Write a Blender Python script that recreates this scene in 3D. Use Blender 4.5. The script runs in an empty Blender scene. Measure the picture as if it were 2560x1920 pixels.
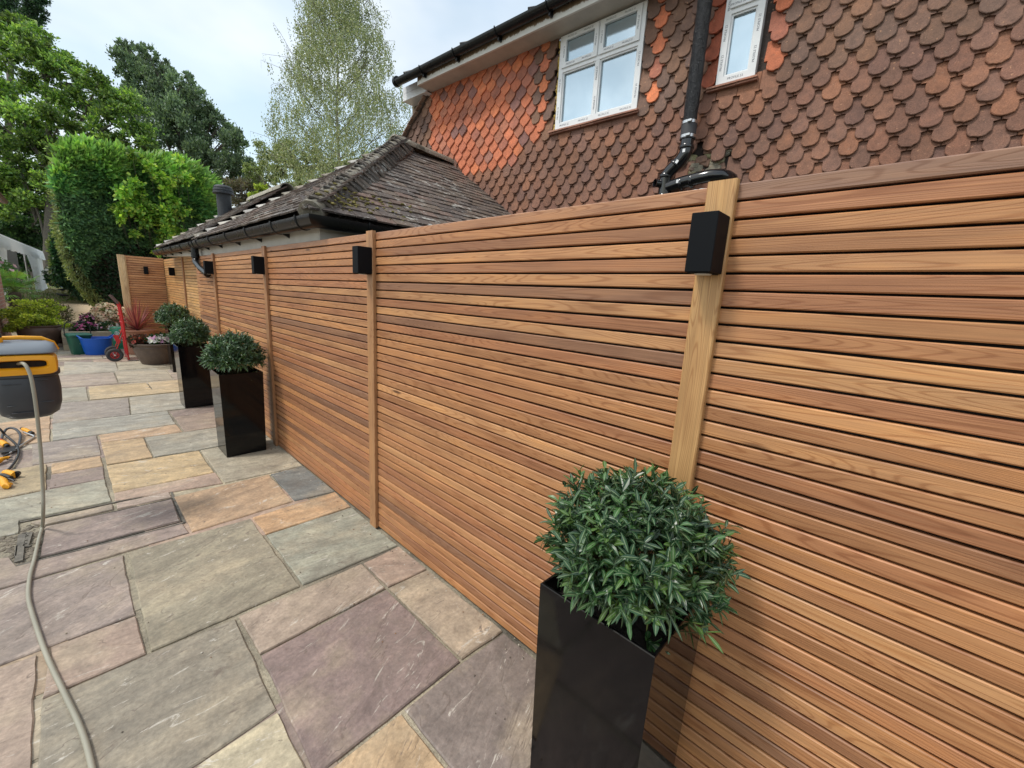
import bpy, bmesh, math, random
import numpy as np
from mathutils import Vector, Matrix, noise
random.seed(7); RNG = np.random.default_rng(11)
S = bpy.context.scene
COL = S.collection
# ------------------------------------------------------------------ camera
F = 1037.0                       # focal length in photo pixels (photo 2560 wide)
CH = 1.5                         # camera height
_vy = np.array([-1112., 275., -F]); _up = np.array([290., (F*F+322480)/275., F])
_Y = _vy/np.linalg.norm(_vy); _Z = _up/np.linalg.norm(_up); _Z = _Z-_Y*(_Y@_Z); _Z /= np.linalg.norm(_Z); _X = np.cross(_Y, _Z)
cam = bpy.data.cameras.new('camera'); camo = bpy.data.objects.new('camera', cam); COL.objects.link(camo)
cam.sensor_width = 36; cam.lens = 36*F/2560; cam.clip_start = .05; cam.clip_end = 1500
camo.matrix_world = Matrix(((_X[0], _X[1], _X[2], 0), (_Y[0], _Y[1], _Y[2], 0), (_Z[0], _Z[1], _Z[2], CH), (0, 0, 0, 1)))
S.camera = camo
# ------------------------------------------------------------------ light
SUN_EL, SUN_AZ = math.radians(57), math.radians(-66)   # azimuth measured from +Y towards +X
w = bpy.data.worlds.new('World'); S.world = w; w.use_nodes = True
N = w.node_tree.nodes; L = w.node_tree.links; N.clear()
out = N.new('ShaderNodeOutputWorld'); bg = N.new('ShaderNodeBackground'); L.new(bg.outputs[0], out.inputs[0])
sky = N.new('ShaderNodeTexSky'); sky.sky_type = 'NISHITA'; sky.sun_disc = False
sky.sun_elevation = SUN_EL; sky.sun_rotation = SUN_AZ; sky.air_density = 1.0; sky.dust_density = 2.0
tc = N.new('ShaderNodeTexCoord'); mp = N.new('ShaderNodeMapping'); mp.inputs['Scale'].default_value = (1, 1, 2.2)
mp.inputs['Location'].default_value = (.35, .1, .2)
nz = N.new('ShaderNodeTexNoise'); nz.inputs['Scale'].default_value = 1.7; nz.inputs['Detail'].default_value = 5; nz.inputs['Roughness'].default_value = .5
nz.inputs['Distortion'].default_value = .4
rp = N.new('ShaderNodeValToRGB'); rp.color_ramp.elements[0].position = .36; rp.color_ramp.elements[1].position = .62
rp.color_ramp.elements[0].color = (.5, .5, .5, 1); rp.color_ramp.elements[1].color = (.95, .95, .95, 1)
nz2 = N.new('ShaderNodeTexNoise'); nz2.inputs['Scale'].default_value = 3.1; nz2.inputs['Detail'].default_value = 4
rp2 = N.new('ShaderNodeValToRGB'); rp2.color_ramp.elements[0].position = .35; rp2.color_ramp.elements[1].position = .65
rp2.color_ramp.elements[0].color = (4.5, 5.15, 5.75, 1); rp2.color_ramp.elements[1].color = (6.6, 6.85, 7.05, 1)
mx = N.new('ShaderNodeMix'); mx.data_type = 'RGBA'
L.new(tc.outputs['Generated'], mp.inputs[0]); L.new(mp.outputs[0], nz.inputs['Vector']); L.new(mp.outputs[0], nz2.inputs['Vector'])
L.new(nz.outputs[0], rp.inputs[0]); L.new(nz2.outputs[0], rp2.inputs[0]); L.new(rp.outputs[0], mx.inputs[0])
tint = N.new('ShaderNodeMix'); tint.data_type = 'RGBA'; tint.blend_type = 'MULTIPLY'; tint.inputs[0].default_value = 1
tint.inputs[7].default_value = (2.1, 2.1, 1.75, 1)
L.new(sky.outputs[0], tint.inputs[6])
L.new(tint.outputs[2], mx.inputs[6]); L.new(rp2.outputs[0], mx.inputs[7]); L.new(mx.outputs[2], bg.inputs[0])
bg.inputs[1].default_value = .10
sl = bpy.data.lights.new('sun', 'SUN'); sl.energy = 1.5; sl.angle = math.radians(10); sl.color = (1, .96, .9)
so = bpy.data.objects.new('sun', sl); COL.objects.link(so)
sd = Vector((math.sin(SUN_AZ)*math.cos(SUN_EL), math.cos(SUN_AZ)*math.cos(SUN_EL), math.sin(SUN_EL)))
so.rotation_euler = sd.to_track_quat('Z', 'Y').to_euler(); so.location = (-9, 4, 14)
S.view_settings.view_transform = 'Standard'; S.view_settings.look = 'None'; S.view_settings.gamma = 1
S.view_settings.exposure = .68; S.view_settings.use_curve_mapping = False
# ------------------------------------------------------------------ survey helpers: the world point a photo pixel shows on a given plane
def ray(px, py):
    v = np.array([px-1280., 960.-py, -F]); r = np.array([v@_X, v@_Y, v@_Z]); return r
O3 = np.array([0, 0, CH])
def G(px, py, z=0.): r = ray(px, py); return Vector(O3+r*((z-CH)/r[2]))
def AX(px, py, x): r = ray(px, py); return Vector(O3+r*(x/r[0]))
def AY(px, py, y): r = ray(px, py); return Vector(O3+r*(y/r[1]))
def AD(px, py, d): return Vector(O3+ray(px, py)/F*d)
def smooth(pts, n=6):
    pts = [Vector(p) for p in pts]; o = []
    for i in range(len(pts)-1):
        p0 = pts[max(i-1, 0)]; p1 = pts[i]; p2 = pts[i+1]; p3 = pts[min(i+2, len(pts)-1)]
        for k in range(n):
            t = k/n; o.append(.5*((2*p1)+(-p0+p2)*t+(2*p0-5*p1+4*p2-p3)*t*t+(-p0+3*p1-3*p2+p3)*t**3))
    return o+[pts[-1]]
# ------------------------------------------------------------------ mesh builder
class MB:
    def __init__(s): s.v = []; s.f = []; s.c = []; s.r = []; s.m = []; s.smooth = []
    def add(s, vs, fs, col=(1, 1, 1), rnd=0., mi=0, sm=False):
        b = len(s.v); s.v.extend([tuple(p) for p in vs])
        for f in fs:
            s.f.append(tuple(b+i for i in f)); s.c.append(col); s.r.append(rnd); s.m.append(mi); s.smooth.append(sm)
    def box(s, a, b, **k):
        x0, y0, z0 = a; x1, y1, z1 = b
        s.add([(x0, y0, z0), (x1, y0, z0), (x1, y1, z0), (x0, y1, z0), (x0, y0, z1), (x1, y0, z1), (x1, y1, z1), (x0, y1, z1)],
              [(0, 3, 2, 1), (4, 5, 6, 7), (0, 1, 5, 4), (1, 2, 6, 5), (2, 3, 7, 6), (3, 0, 4, 7)], **k)
    def cbox(s, a, b, c=.003, fr=None, **k):      # chamfered box, optional frame (matrix)
        mn = [min(a[i], b[i]) for i in range(3)]; mxx = [max(a[i], b[i]) for i in range(3)]
        bm = bmesh.new(); bmesh.ops.create_cube(bm, size=1)
        for v in bm.verts: v.co = Vector([(mn[i]+mxx[i])/2+v.co[i]*(mxx[i]-mn[i]) for i in range(3)])
        bmesh.ops.bevel(bm, geom=list(bm.edges), offset=c, segments=1, affect='EDGES')
        if fr is not None: bm.transform(fr)
        bm.verts.index_update(); s.add([v.co for v in bm.verts], [[v.index for v in f.verts] for f in bm.faces], **k); bm.free()
    def bm(s, bm, **k):
        bm.verts.index_update(); s.add([v.co for v in bm.verts], [[v.index for v in f.verts] for f in bm.faces], **k); bm.free()
    def prism(s, poly, fn, d0, d1, **k):          # poly of (a,b); fn(a,b,d)->point
        n = len(poly); vs = [fn(a, b, d0) for a, b in poly]+[fn(a, b, d1) for a, b in poly]
        s.add(vs, [tuple(range(n-1, -1, -1)), tuple(range(n, 2*n))]+[(i, (i+1) % n, n+(i+1) % n, n+i) for i in range(n)], **k)
    def tube(s, pts, rad, seg=10, cap=True, sm=True, **k):
        pts = [Vector(p) for p in pts]; n = len(pts); rs = rad if isinstance(rad, (list, tuple)) else [rad]*n
        t0 = (pts[1]-pts[0]).normalized(); u = t0.orthogonal().normalized(); vs = []
        for i, p in enumerate(pts):
            t = (pts[min(i+1, n-1)]-pts[max(i-1, 0)]).normalized()
            u = (u-t*u.dot(t)); u = u.normalized() if u.length > 1e-6 else t.orthogonal().normalized(); q = t.cross(u)
            for j in range(seg):
                a = 2*math.pi*j/seg; vs.append(p+(u*math.cos(a)+q*math.sin(a))*rs[i])
        fs = [(i*seg+j, i*seg+(j+1) % seg, (i+1)*seg+(j+1) % seg, (i+1)*seg+j) for i in range(n-1) for j in range(seg)]
        s.add(vs, fs, sm=sm, **k)
        if cap: s.add(vs[:seg], [tuple(range(seg-1, -1, -1))], **k); s.add(vs[-seg:], [tuple(range(seg))], **k)
    def lathe(s, prof, c=(0, 0, 0), seg=28, fn=None, sm=True, **k):   # prof [(r,z)...]
        c = Vector(c); vs = []
        for r, z in prof:
            for j in range(seg):
                a = 2*math.pi*j/seg; p = Vector((r*math.cos(a), r*math.sin(a), z)); p = fn(p) if fn else p; vs.append(c+p)
        fs = [(i*seg+j, i*seg+(j+1) % seg, (i+1)*seg+(j+1) % seg, (i+1)*seg+j) for i in range(len(prof)-1) for j in range(seg)]
        s.add(vs, fs, sm=sm, **k)
    def build(s, name, mats, parent=None, ang=40):
        me = bpy.data.meshes.new(name); me.from_pydata(s.v, [], s.f)
        for m in (mats if isinstance(mats, (list, tuple)) else [mats]): me.materials.append(m)
        n = len(me.polygons)
        me.polygons.foreach_set('material_index', s.m)
        me.polygons.foreach_set('use_smooth', s.smooth)
        a = me.attributes.new('col', 'FLOAT_COLOR', 'FACE'); a.data.foreach_set('color', np.array([(c[0], c[1], c[2], 1) for c in s.c], dtype=np.float32).ravel())
        a = me.attributes.new('rnd', 'FLOAT', 'FACE'); a.data.foreach_set('value', np.array(s.r, dtype=np.float32))
        me.update()
        if any(s.smooth): me.set_sharp_from_angle(angle=math.radians(ang))
        o = bpy.data.objects.new(name, me); COL.objects.link(o)
        if parent: o.parent = parent; o.matrix_parent_inverse = parent.matrix_basis.inverted()
        return o
def tag(o, label=None, cat=None, group=None, kind=None):
    if label: o['label'] = label
    if cat: o['category'] = cat
    if group: o['group'] = group
    if kind: o['kind'] = kind
    return o
def thing(name, label, cat, loc=(0, 0, 0), rz=0., group=None):
    o = bpy.data.objects.new(name, None); COL.objects.link(o); o.location = loc; o.rotation_euler = (0, 0, rz); o.empty_display_size = .1
    return tag(o, label, cat, group)
def local(o): return o    # parts of a thing built in local coordinates use add_local
def copy_thing(root, loc, rz=None, scale=None, label=None):
    def cp(o, par):
        c = o.copy(); COL.objects.link(c)
        if par: c.parent = par
        for ch in [x for x in bpy.data.objects if x.parent == o]: cp(ch, c)
        return c
    r = cp(root, None); r.location = loc
    if rz is not None: r.rotation_euler = (0, 0, rz)
    if scale: r.scale = scale
    if label: r['label'] = label
    return r
def part(mb, name, mats, root, **k):      # geometry given in the root's own coordinates
    o = mb.build(name, mats, None, **k); o.parent = root; return o
# ------------------------------------------------------------------ materials
class NT:
    def __init__(s, name):
        m = bpy.data.materials.new(name); m.use_nodes = True; s.m = m; s.n = m.node_tree.nodes; s.l = m.node_tree.links
        s.b = s.n['Principled BSDF']; s.o = s.n['Material Output']
    def node(s, t, ins=None, **props):
        nd = s.n.new(t)
        for k, v in props.items(): setattr(nd, k, v)
        for k, v in (ins or {}).items():
            if hasattr(v, 'is_output') or isinstance(v, bpy.types.NodeSocket): s.l.new(v, nd.inputs[k])
            else: nd.inputs[k].default_value = v
        return nd
    def math(s, op, a, b=None, c=None):
        nd = s.n.new('ShaderNodeMath'); nd.operation = op
        for i, v in enumerate((a, b, c)):
            if v is None: continue
            if isinstance(v, bpy.types.NodeSocket): s.l.new(v, nd.inputs[i])
            else: nd.inputs[i].default_value = v
        return nd.outputs[0]
    def attr(s, name, o='Fac'): return s.node('ShaderNodeAttribute', attribute_name=name).outputs[o]
    def pos(s): return s.node('ShaderNodeNewGeometry').outputs['Position']
    def obj(s): return s.node('ShaderNodeTexCoord').outputs['Object']
    def noise(s, vec, scale, detail=3, rough=.5, dist=0):
        return s.node('ShaderNodeTexNoise', {'Vector': vec, 'Scale': scale, 'Detail': detail, 'Roughness': rough, 'Distortion': dist}).outputs['Fac']
    def ramp(s, v, stops):
        nd = s.n.new('ShaderNodeValToRGB'); s.l.new(v, nd.inputs[0]); e = nd.color_ramp.elements
        while len(e) < len(stops): e.new(.5)
        for x, (p, c) in zip(e, stops):
            x.position = p; x.color = (c, c, c, 1) if not isinstance(c, (tuple, list)) else (*c, 1)
        return nd.outputs[0]
    def mix(s, f, a, b, mode='MIX'):
        nd = s.n.new('ShaderNodeMix'); nd.data_type = 'RGBA'; nd.blend_type = mode
        for i, v in ((0, f), (6, a), (7, b)):
            if isinstance(v, bpy.types.NodeSocket): s.l.new(v, nd.inputs[i])
            elif i == 0: nd.inputs[0].default_value = v
            else: nd.inputs[i].default_value = (*v[:3], 1) if not isinstance(v, (int, float)) else (v, v, v, 1)
        return nd.outputs[2]
    def xyz(s, v): return s.node('ShaderNodeSeparateXYZ', {0: v}).outputs
    def comb(s, x, y, z=0.): return s.node('ShaderNodeCombineXYZ', {0: x, 1: y, 2: z}).outputs[0]
    def bump(s, h, st=.3, d=.01): s.l.new(s.node('ShaderNodeBump', {'Height': h, 'Strength': st, 'Distance': d}).outputs[0], s.b.inputs['Normal'])
    def base(s, c): s.l.new(c, s.b.inputs['Base Color']) if isinstance(c, bpy.types.NodeSocket) else setattr(s.b.inputs['Base Color'], 'default_value', (*c, 1))
    def rough(s, r):
        if isinstance(r, bpy.types.NodeSocket): s.l.new(r, s.b.inputs['Roughness'])
        else: s.b.inputs['Roughness'].default_value = r
def plain(name, c, r=.5, metal=0, var=.12, scale=6, bump=0., spec=None, coat=0):
    t = NT(name); p = t.pos(); n = t.noise(p, scale, 4, .6)
    f = t.ramp(n, [(.25, 1-var), (.75, 1+var)])
    t.base(t.mix(1., c, f, 'MULTIPLY')); t.rough(t.math('ADD', t.math('MULTIPLY', n, .14), r-.07))
    t.b.inputs['Metallic'].default_value = metal
    if spec is not None: t.b.inputs['Specular IOR Level'].default_value = spec
    if coat: t.b.inputs['Coat Weight'].default_value = coat; t.b.inputs['Coat Roughness'].default_value = .08
    if bump: t.bump(t.noise(p, scale*12, 3), bump, .004)
    return t.m
def wood_mat(name, vertical=False, rough=.46):
    t = NT(name); x, y, z = t.xyz(t.pos()); rnd = t.attr('rnd'); col = t.attr('col', 'Color')
    al = z if vertical else t.math('ADD', x, y); ac = t.math('ADD', x, y) if vertical else z
    off = t.math('MULTIPLY', rnd, 61.7); off2 = t.math('MULTIPLY', rnd, 23.1)
    v1 = t.comb(t.math('ADD', t.math('MULTIPLY', al, .75), off), t.math('ADD', t.math('MULTIPLY', ac, 11.), off2), off)
    n1 = t.noise(v1, 1.5, 1, .4)
    ring = t.math('SINE', t.math('MULTIPLY', n1, t.math('ADD', 110., t.math('MULTIPLY', rnd, 110.))))
    ring = t.ramp(ring, [(.0, .0), (.55, .25), (.97, 1.)])
    v2 = t.comb(t.math('ADD', t.math('MULTIPLY', al, 2.), off2), t.math('ADD', t.math('MULTIPLY', ac, 330.), off), off2)
    n2 = t.noise(v2, 1.0, 3, .6)
    v3 = t.comb(t.math('ADD', t.math('MULTIPLY', al, 2.2), off), t.math('ADD', t.math('MULTIPLY', ac, 12.), off), off)
    n3 = t.noise(v3, 1.3, 3, .55)
    c = t.mix(t.math('MULTIPLY', ring, .55), col, t.mix(1., col, (.58, .43, .32), 'MULTIPLY'))
    c = t.mix(1., c, t.ramp(n2, [(.25, .74), (.75, 1.18)]), 'MULTIPLY')
    c = t.mix(1., c, t.ramp(n3, [(.2, (.66, .58, .54)), (.5, (1, 1, 1)), (.8, (1.25, 1.2, 1.02))]), 'MULTIPLY')
    kn = t.node('ShaderNodeTexVoronoi', {'Vector': t.comb(t.math('ADD', t.math('MULTIPLY', al, 1.3), off), t.math('ADD', t.math('MULTIPLY', ac, 7.), off2), off), 'Scale': 1.}).outputs['Distance']
    c = t.mix(t.ramp(kn, [(.035, 1.), (.075, 0.)]), c, (.12, .05, .02))
    t.base(c); t.rough(t.math('ADD', rough-.1, t.math('MULTIPLY', n2, .2)))
    t.bump(t.math('ADD', n2, t.math('MULTIPLY', ring, -.5)), .25, .0012)
    return t.m
def stone_mat(name, tint=1.):
    t = NT(name); p = t.pos(); x, y, z = t.xyz(p); rnd = t.attr('rnd'); col = t.attr('col', 'Color')
    off = t.math('MULTIPLY', rnd, 83.)
    ang = t.math('ADD', t.math('MULTIPLY', t.math('SUBTRACT', rnd, .5), 1.1), .1)
    pr = t.node('ShaderNodeVectorRotate', {'Vector': p, 'Angle': ang}, rotation_type='Z_AXIS').outputs[0]
    px, py, pz = t.xyz(pr)
    sv = t.comb(t.math('ADD', t.math('MULTIPLY', px, 1.3), off), t.math('ADD', t.math('MULTIPLY', py, 4.2), off), off)
    dn = t.noise(t.comb(t.math('ADD', x, off), y, off), 2.2, 3)
    streak = t.noise(sv, 1.5, 8, .68, 1.1)
    patch = t.noise(t.comb(t.math('ADD', x, off), t.math('ADD', y, off), off), 2.7, 5, .6)
    fine = t.noise(p, 60, 4, .65); mid = t.noise(p, 14, 5, .6)
    c = t.mix(1., col, t.ramp(streak, [(.28, (.62, .60, .58)), (.44, (.92, .90, .88)), (.55, (1.05, 1.03, 1.0)), (.70, (1.42, 1.36, 1.26))]), 'MULTIPLY')
    c = t.mix(t.ramp(patch, [(.50, 0.), (.66, .45)]), c, (.44, .36, .25))
    wv = t.noise(sv, 3.2, 9, .74, 1.4); c = t.mix(t.ramp(wv, [(.60, 0.), (.635, .7)]), c, (.58, .54, .47)); c = t.mix(t.ramp(wv, [(.30, .55), (.36, 0.)]), c, (.15, .12, .10))
    c = t.mix(t.ramp(patch, [(.25, .45), (.44, 0.)]), c, (.17, .135, .105))
    c = t.mix(1., c, t.ramp(mid, [(.25, .74), (.75, 1.22)]), 'MULTIPLY'); c = t.mix(1., c, t.ramp(fine, [(.25, .74), (.75, 1.22)]), 'MULTIPLY')
    spots = t.node('ShaderNodeTexVoronoi', {'Vector': p, 'Scale': 3.1}).outputs['Distance']
    spots = t.math('MULTIPLY', t.ramp(spots, [(.03, 1.), (.045, 0.)]), t.ramp(t.noise(p, 1.1, 1), [(.5, 0.), (.56, 1.)]))
    c = t.mix(spots, c, (.62, .6, .56))
    # thin riven contour lines
    ct = t.math('ABSOLUTE', t.math('SUBTRACT', t.math('FRACT', t.math('MULTIPLY', t.noise(sv, .8, 5, .55, .8), 7.)), .5))
    line = t.ramp(ct, [(.0, 1.), (.035, 0.)]); line = t.math('MULTIPLY', line, t.ramp(mid, [(.46, 0.), (.58, .8)]))
    c = t.mix(line, c, (.13, .10, .08))
    gr = t.noise(p, 1.7, 7, .72, .5); c = t.mix(t.ramp(gr, [(.50, 0.), (.66, .38)]), c, (.17, .145, .115)); gr2 = t.noise(p, 6.5, 6, .75); c = t.mix(t.ramp(gr2, [(.58, 0.), (.70, .35)]), c, (.13, .115, .095))
    t.base(c); t.rough(t.ramp(mid, [(.3, .62), (.7, .82)]))
    ledge = t.ramp(t.noise(sv, .8, 5, .55, .8), [(.40, 0.), (.43, .4), (.5, .45), (.52, .8), (.6, .85), (.62, 1.)])
    h = t.math('ADD', t.math('MULTIPLY', ledge, .9), t.math('ADD', t.math('MULTIPLY', mid, .5), t.math('MULTIPLY', fine, .22)))
    t.bump(h, .6, .009)
    return t.m
def leaf_mat(name, rough=.5, transl=.34, spec=.4, midrib=False):
    t = NT(name); col = t.attr('col', 'Color'); c = col
    if midrib:
        r = t.attr('rnd'); c = t.mix(t.ramp(r, [(.04, .75), (.22, 0.)]), col, (.20, .27, .15))
    n = t.noise(t.pos(), 9, 2); c = t.mix(1., c, t.ramp(n, [(.3, .85), (.7, 1.15)]), 'MULTIPLY')
    t.base(c); t.rough(rough); t.b.inputs['Specular IOR Level'].default_value = spec
    tr = t.node('ShaderNodeBsdfTranslucent'); t.l.new(t.mix(1., c, (1.25, 1.35, .7), 'MULTIPLY'), tr.inputs[0])
    ms = t.node('ShaderNodeMixShader', {0: transl}); t.l.new(t.b.outputs[0], ms.inputs[1]); t.l.new(tr.outputs[0], ms.inputs[2]); t.l.new(ms.outputs[0], t.o.inputs[0])
    return t.m
def tile_mat(name, lichen=(.45, .40, .33), amt=.62, mossy=False, spk=.5):
    t = NT(name); p = t.pos(); rnd = t.attr('rnd'); col = t.attr('col', 'Color')
    off = t.math('MULTIPLY', rnd, 50.); q = t.node('ShaderNodeVectorMath', {0: p, 1: t.comb(off, off, off)}, operation='ADD').outputs[0]
    n = t.noise(q, 18, 5, .65); f = t.noise(p, 130, 3, .7)
    c = t.mix(1., col, t.ramp(n, [(.25, (.72, .72, .74)), (.5, (1, 1, 1)), (.75, (1.25, 1.18, 1.1))]), 'MULTIPLY')
    c = t.mix(1., c, t.ramp(f, [(.3, .78), (.7, 1.2)]), 'MULTIPLY')
    sp = t.noise(q, 42, 4, .7)
    c = t.mix(t.math('MULTIPLY', t.ramp(sp, [(amt, 0.), (amt+.05, 1.)]), spk), c, lichen)
    if mossy:
        big = t.noise(p, 1.6, 3); m2 = t.noise(p, 11, 6, .7)
        c = t.mix(t.math('MULTIPLY', t.ramp(m2, [(.56, 0.), (.62, 1.)]), t.ramp(big, [(.42, 0.), (.6, .85)])), c, (.5, .49, .45))
        c = t.mix(t.ramp(t.noise(p, 4., 6, .7), [(.62, 0.), (.7, .8)]), c, (.055, .052, .035))
    if not mossy:
        ch = t.noise(q, 55, 2, .5); c = t.mix(t.ramp(ch, [(.70, 0.), (.73, .8)]), c, (.50, .27, .16)); c = t.mix(1., c, t.ramp(t.noise(p, 1.8, 4, .6), [(.3, .80), (.7, 1.18)]), 'MULTIPLY')
    t.base(c); t.rough(.85); t.bump(t.math('ADD', n, t.math('MULTIPLY', f, .6)), .9, .006)
    return t.m
M = {}
M['wood'] = wood_mat('cedar_slat'); M['post'] = wood_mat('cedar_post', True); M['stone'] = stone_mat('riven_sandstone')
M['leaf'] = leaf_mat('foliage'); M['gloss_leaf'] = leaf_mat('glossy_foliage', .33, .12, .55, True); M['flower'] = leaf_mat('petals', .5, .3, .3)
M['tile'] = tile_mat('clay_tile', (.42, .30, .21), .66, False, .35); M['rtile'] = tile_mat('old_roof_tile', (.5, .48, .43), .6, True, .6)
M['black'] = plain('black_backing', (.012, .010, .009), .8)
t = NT('black_gloss_planter'); p = t.pos(); n = t.noise(p, 5, 6, .7); f = t.noise(p, 60, 3, .7); t.base(t.mix(t.math('MULTIPLY', t.ramp(n, [(.55, 0.), (.8, .22)]), f), (.003, .003, .0035), (.05, .045, .04))); t.rough(t.ramp(n, [(.35, .06), (.75, .15)])); t.b.inputs['Specular IOR Level'].default_value = .28; M['planter'] = t.m
M['soil'] = plain('soil', (.02, .015, .012), .95, bump=.8, scale=20)
M['lightblack'] = plain('black_lamp_metal', (.003, .004, .006), .6, spec=.15)
M['lens'] = plain('frosted_lens', (.5, .5, .48), .3)
M['upvc'] = plain('white_window_plastic', (.78, .79, .80), .32, var=.04)
M['white'] = plain('shaded_white_paint', (.50, .47, .42), .6, var=.18, scale=4)  # white paint, darkened to carry the shade below the gutter
M['render'] = plain('painted_render', (.36, .34, .31), .8, var=.2, scale=3, bump=.5)  # greyed to carry the shade on the wall below the gutter
M['gutter'] = plain('black_gutter_plastic', (.005, .006, .007), .28, var=.2, spec=.35)
M['pipe'] = plain('black_soil_pipe', (.010, .010, .012), .14, var=.2, coat=.5)
M['iron'] = plain('rough_painted_iron', (.022, .026, .032), .55, var=.5, scale=30, bump=1.)
M['steel'] = plain('steel', (.6, .6, .6), .3, metal=1)
M['ink'] = plain('printed_ink', (.10, .11, .14), .7)
M['brick'] = None
# ================================================================== ground
def sheet(name, pts_rows, mat, kind='structure'):
    nr = len(pts_rows); nc = len(pts_rows[0]); mb = MB()
    mb.add([p for r in pts_rows for p in r], [(i*nc+j, i*nc+j+1, (i+1)*nc+j+1, (i+1)*nc+j) for i in range(nr-1) for j in range(nc-1)], sm=True)
    o = mb.build(name, mat); return tag(o, kind=kind)
def ground_mat(name, a, b, s1, s2, bump=.6):
    t = NT(name); p = t.pos(); n = t.noise(p, s1, 5, .6); f = t.noise(p, s2, 3, .7)
    c = t.mix(t.ramp(n, [(.35, 0.), (.65, 1.)]), a, b); c = t.mix(1., c, t.ramp(f, [(.25, .7), (.75, 1.3)]), 'MULTIPLY')
    t.base(c); t.rough(.9); t.bump(f, bump, .02); return t.m
M['earth'] = ground_mat('earth', (.09, .08, .05), (.06, .07, .03), 1, 30)
M['gravel'] = ground_mat('gravel', (.58, .43, .27), (.50, .37, .23), .5, 45)
M['lawn'] = ground_mat('lawn_soil', (.12, .13, .045), (.20, .16, .07), .22, 20)
M['mortar'] = ground_mat('mortar', (.42, .37, .27), (.13, .115, .09), 1.5, 70)
B = -.06
sheet('ground', [[(-220, -40, B), (220, -40, B)], [(-220, 420, B), (220, 420, B)]], M['earth'])
gy1 = AD(200, 757, 19.0); gb = AD(180, 722, 25.0); y1, z1, y2, z2 = gy1.y, gy1.z, gb.y, gb.z
def lawn_z(y): return z1+(z2-z1)*(y-y1)/(y2-y1)
xs = np.linspace(-26, 16, 60)
rows = [[(x, 13.9+.1*math.sin(x*2), -.012) for x in xs], [(x, 17, -.01) for x in xs], [(x, y1-3, z1*.55) for x in xs], [(x, y1+.3*math.sin(x*.9), z1) for x in xs]]
sheet('gravel_path', rows, M['gravel'])
rows = []
for y in np.linspace(y1-.5, y1+42, 34):
    rows.append([(x, y+.25*math.sin(x*1.3), (lawn_z(y) if y < y2 else z2+(y-y2)*.01)+.012+.03*noise.noise((x*.4, y*.4, 0))) for x in xs])
sheet('lawn', rows, M['lawn'])
# grass blades on the lawn
def cards(name, P, Ldir, Wdir, col, mat, parent=None, rnd=None, quads=None, mid=.5):
    """P base points, Ldir length vectors, Wdir half width vectors -> rhombus leaves"""
    n = len(P)
    V = np.empty((n, 4, 3), np.float32); V[:, 0] = P; V[:, 1] = P+Ldir*mid+Wdir; V[:, 2] = P+Ldir; V[:, 3] = P+Ldir*mid-Wdir
    me = bpy.data.meshes.new(name); me.vertices.add(n*4); me.vertices.foreach_set('co', V.ravel())
    me.loops.add(n*4); me.loops.foreach_set('vertex_index', np.arange(n*4, dtype=np.int32))
    me.polygons.add(n); me.polygons.foreach_set('loop_start', np.arange(0, n*4, 4, dtype=np.int32))
    me.materials.append(mat)
    a = me.attributes.new('col', 'FLOAT_COLOR', 'FACE'); cc = np.ones((n, 4), np.float32); cc[:, :3] = col; a.data.foreach_set('color', cc.ravel())
    a = me.attributes.new('rnd', 'FLOAT', 'FACE'); a.data.foreach_set('value', (np.ones(n, np.float32)*.9 if rnd is None else rnd))
    me.update(calc_edges=True); me.validate()
    o = bpy.data.objects.new(name, me); COL.objects.link(o)
    if parent: o.parent = parent; o.matrix_parent_inverse = parent.matrix_basis.inverted()
    return o
n = 26000
P = np.c_[RNG.uniform(-14, 9, n), y1+RNG.uniform(0, 1, n)**1.5*26, np.zeros(n)]; P[:, 2] = [(lawn_z(y) if y < y2 else z2+(y-y2)*.01) for y in P[:, 1]]
Ld = RNG.normal(0, .35, (n, 3))*[1, 1, 0]+[0, 0, 1]; Ld *= RNG.uniform(.05, .12, (n, 1)); Wd = np.c_[RNG.normal(0, 1, (n, 2)), np.zeros(n)]*.012
pt = np.array([noise.noise((p[0]*.25, p[1]*.25, 1)) for p in P]); g0 = np.where((pt > .02)[:, None], np.array([.22, .20, .08]), np.array([.11, .19, .05]))*RNG.uniform(.75, 1.3, (n, 1))
tag(cards('grass', P, Ld, Wd, g0, M['leaf']), kind='stuff')
# ------------------------------------------------------------------ paving
sheet('patio_mortar', [[(-4, -3, -.012), (1.6, -3, -.012)], [(-4, 13.95, -.012), (1.6, 13.95, -.012)]], M['mortar'])
FX = 1.232
def a6(x, y): p = G(x/1.728, 960+y/1.728); return (p.x, p.y)
def b9(x, y): p = G(100+x/4.424, 880+y/4.424); return (p.x, p.y)
def F6(p): return (FX, p[1])
GREY = (.30, .30, .265); OLIVE = (.265, .250, .195); GRN = (.27, .29, .25); MAUVE = (.255, .205, .195); PINK = (.36, .27, .225); BUFF = (.37, .29, .21)
ORA = (.47, .305, .17); YEL = (.50, .385, .22); SLATE = (.16, .18, .19); CREAM = (.42, .39, .29); DK = (.20, .175, .17); KHA = (.36, .30, .19)
slabs = []
def A6(col, *pts): slabs.append((col, [a6(*p) for p in pts]))
def B9(col, *pts): slabs.append((col, [F6(b9(p[1], p[2])) if p[0] == 'F' else b9(*p) for p in pts]))
A6(OLIVE, (545, 730), (1085, 577), (1302, 870), (645, 1157)); A6(GRN, (1145, 650), (1520, 528), (1722, 695), (1305, 868))
A6(ORA, (1085, 575), (1450, 462), (1520, 528), (1145, 650)); A6((.44, .31, .20), (745, 487), (1165, 388), (1270, 505), (825, 640))
A6(SLATE, (1165, 388), (1310, 352), (1450, 462), (1270, 505)); A6((.33, .31, .25), (862, 285), (1175, 225), (1310, 352), (968, 428))
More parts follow.
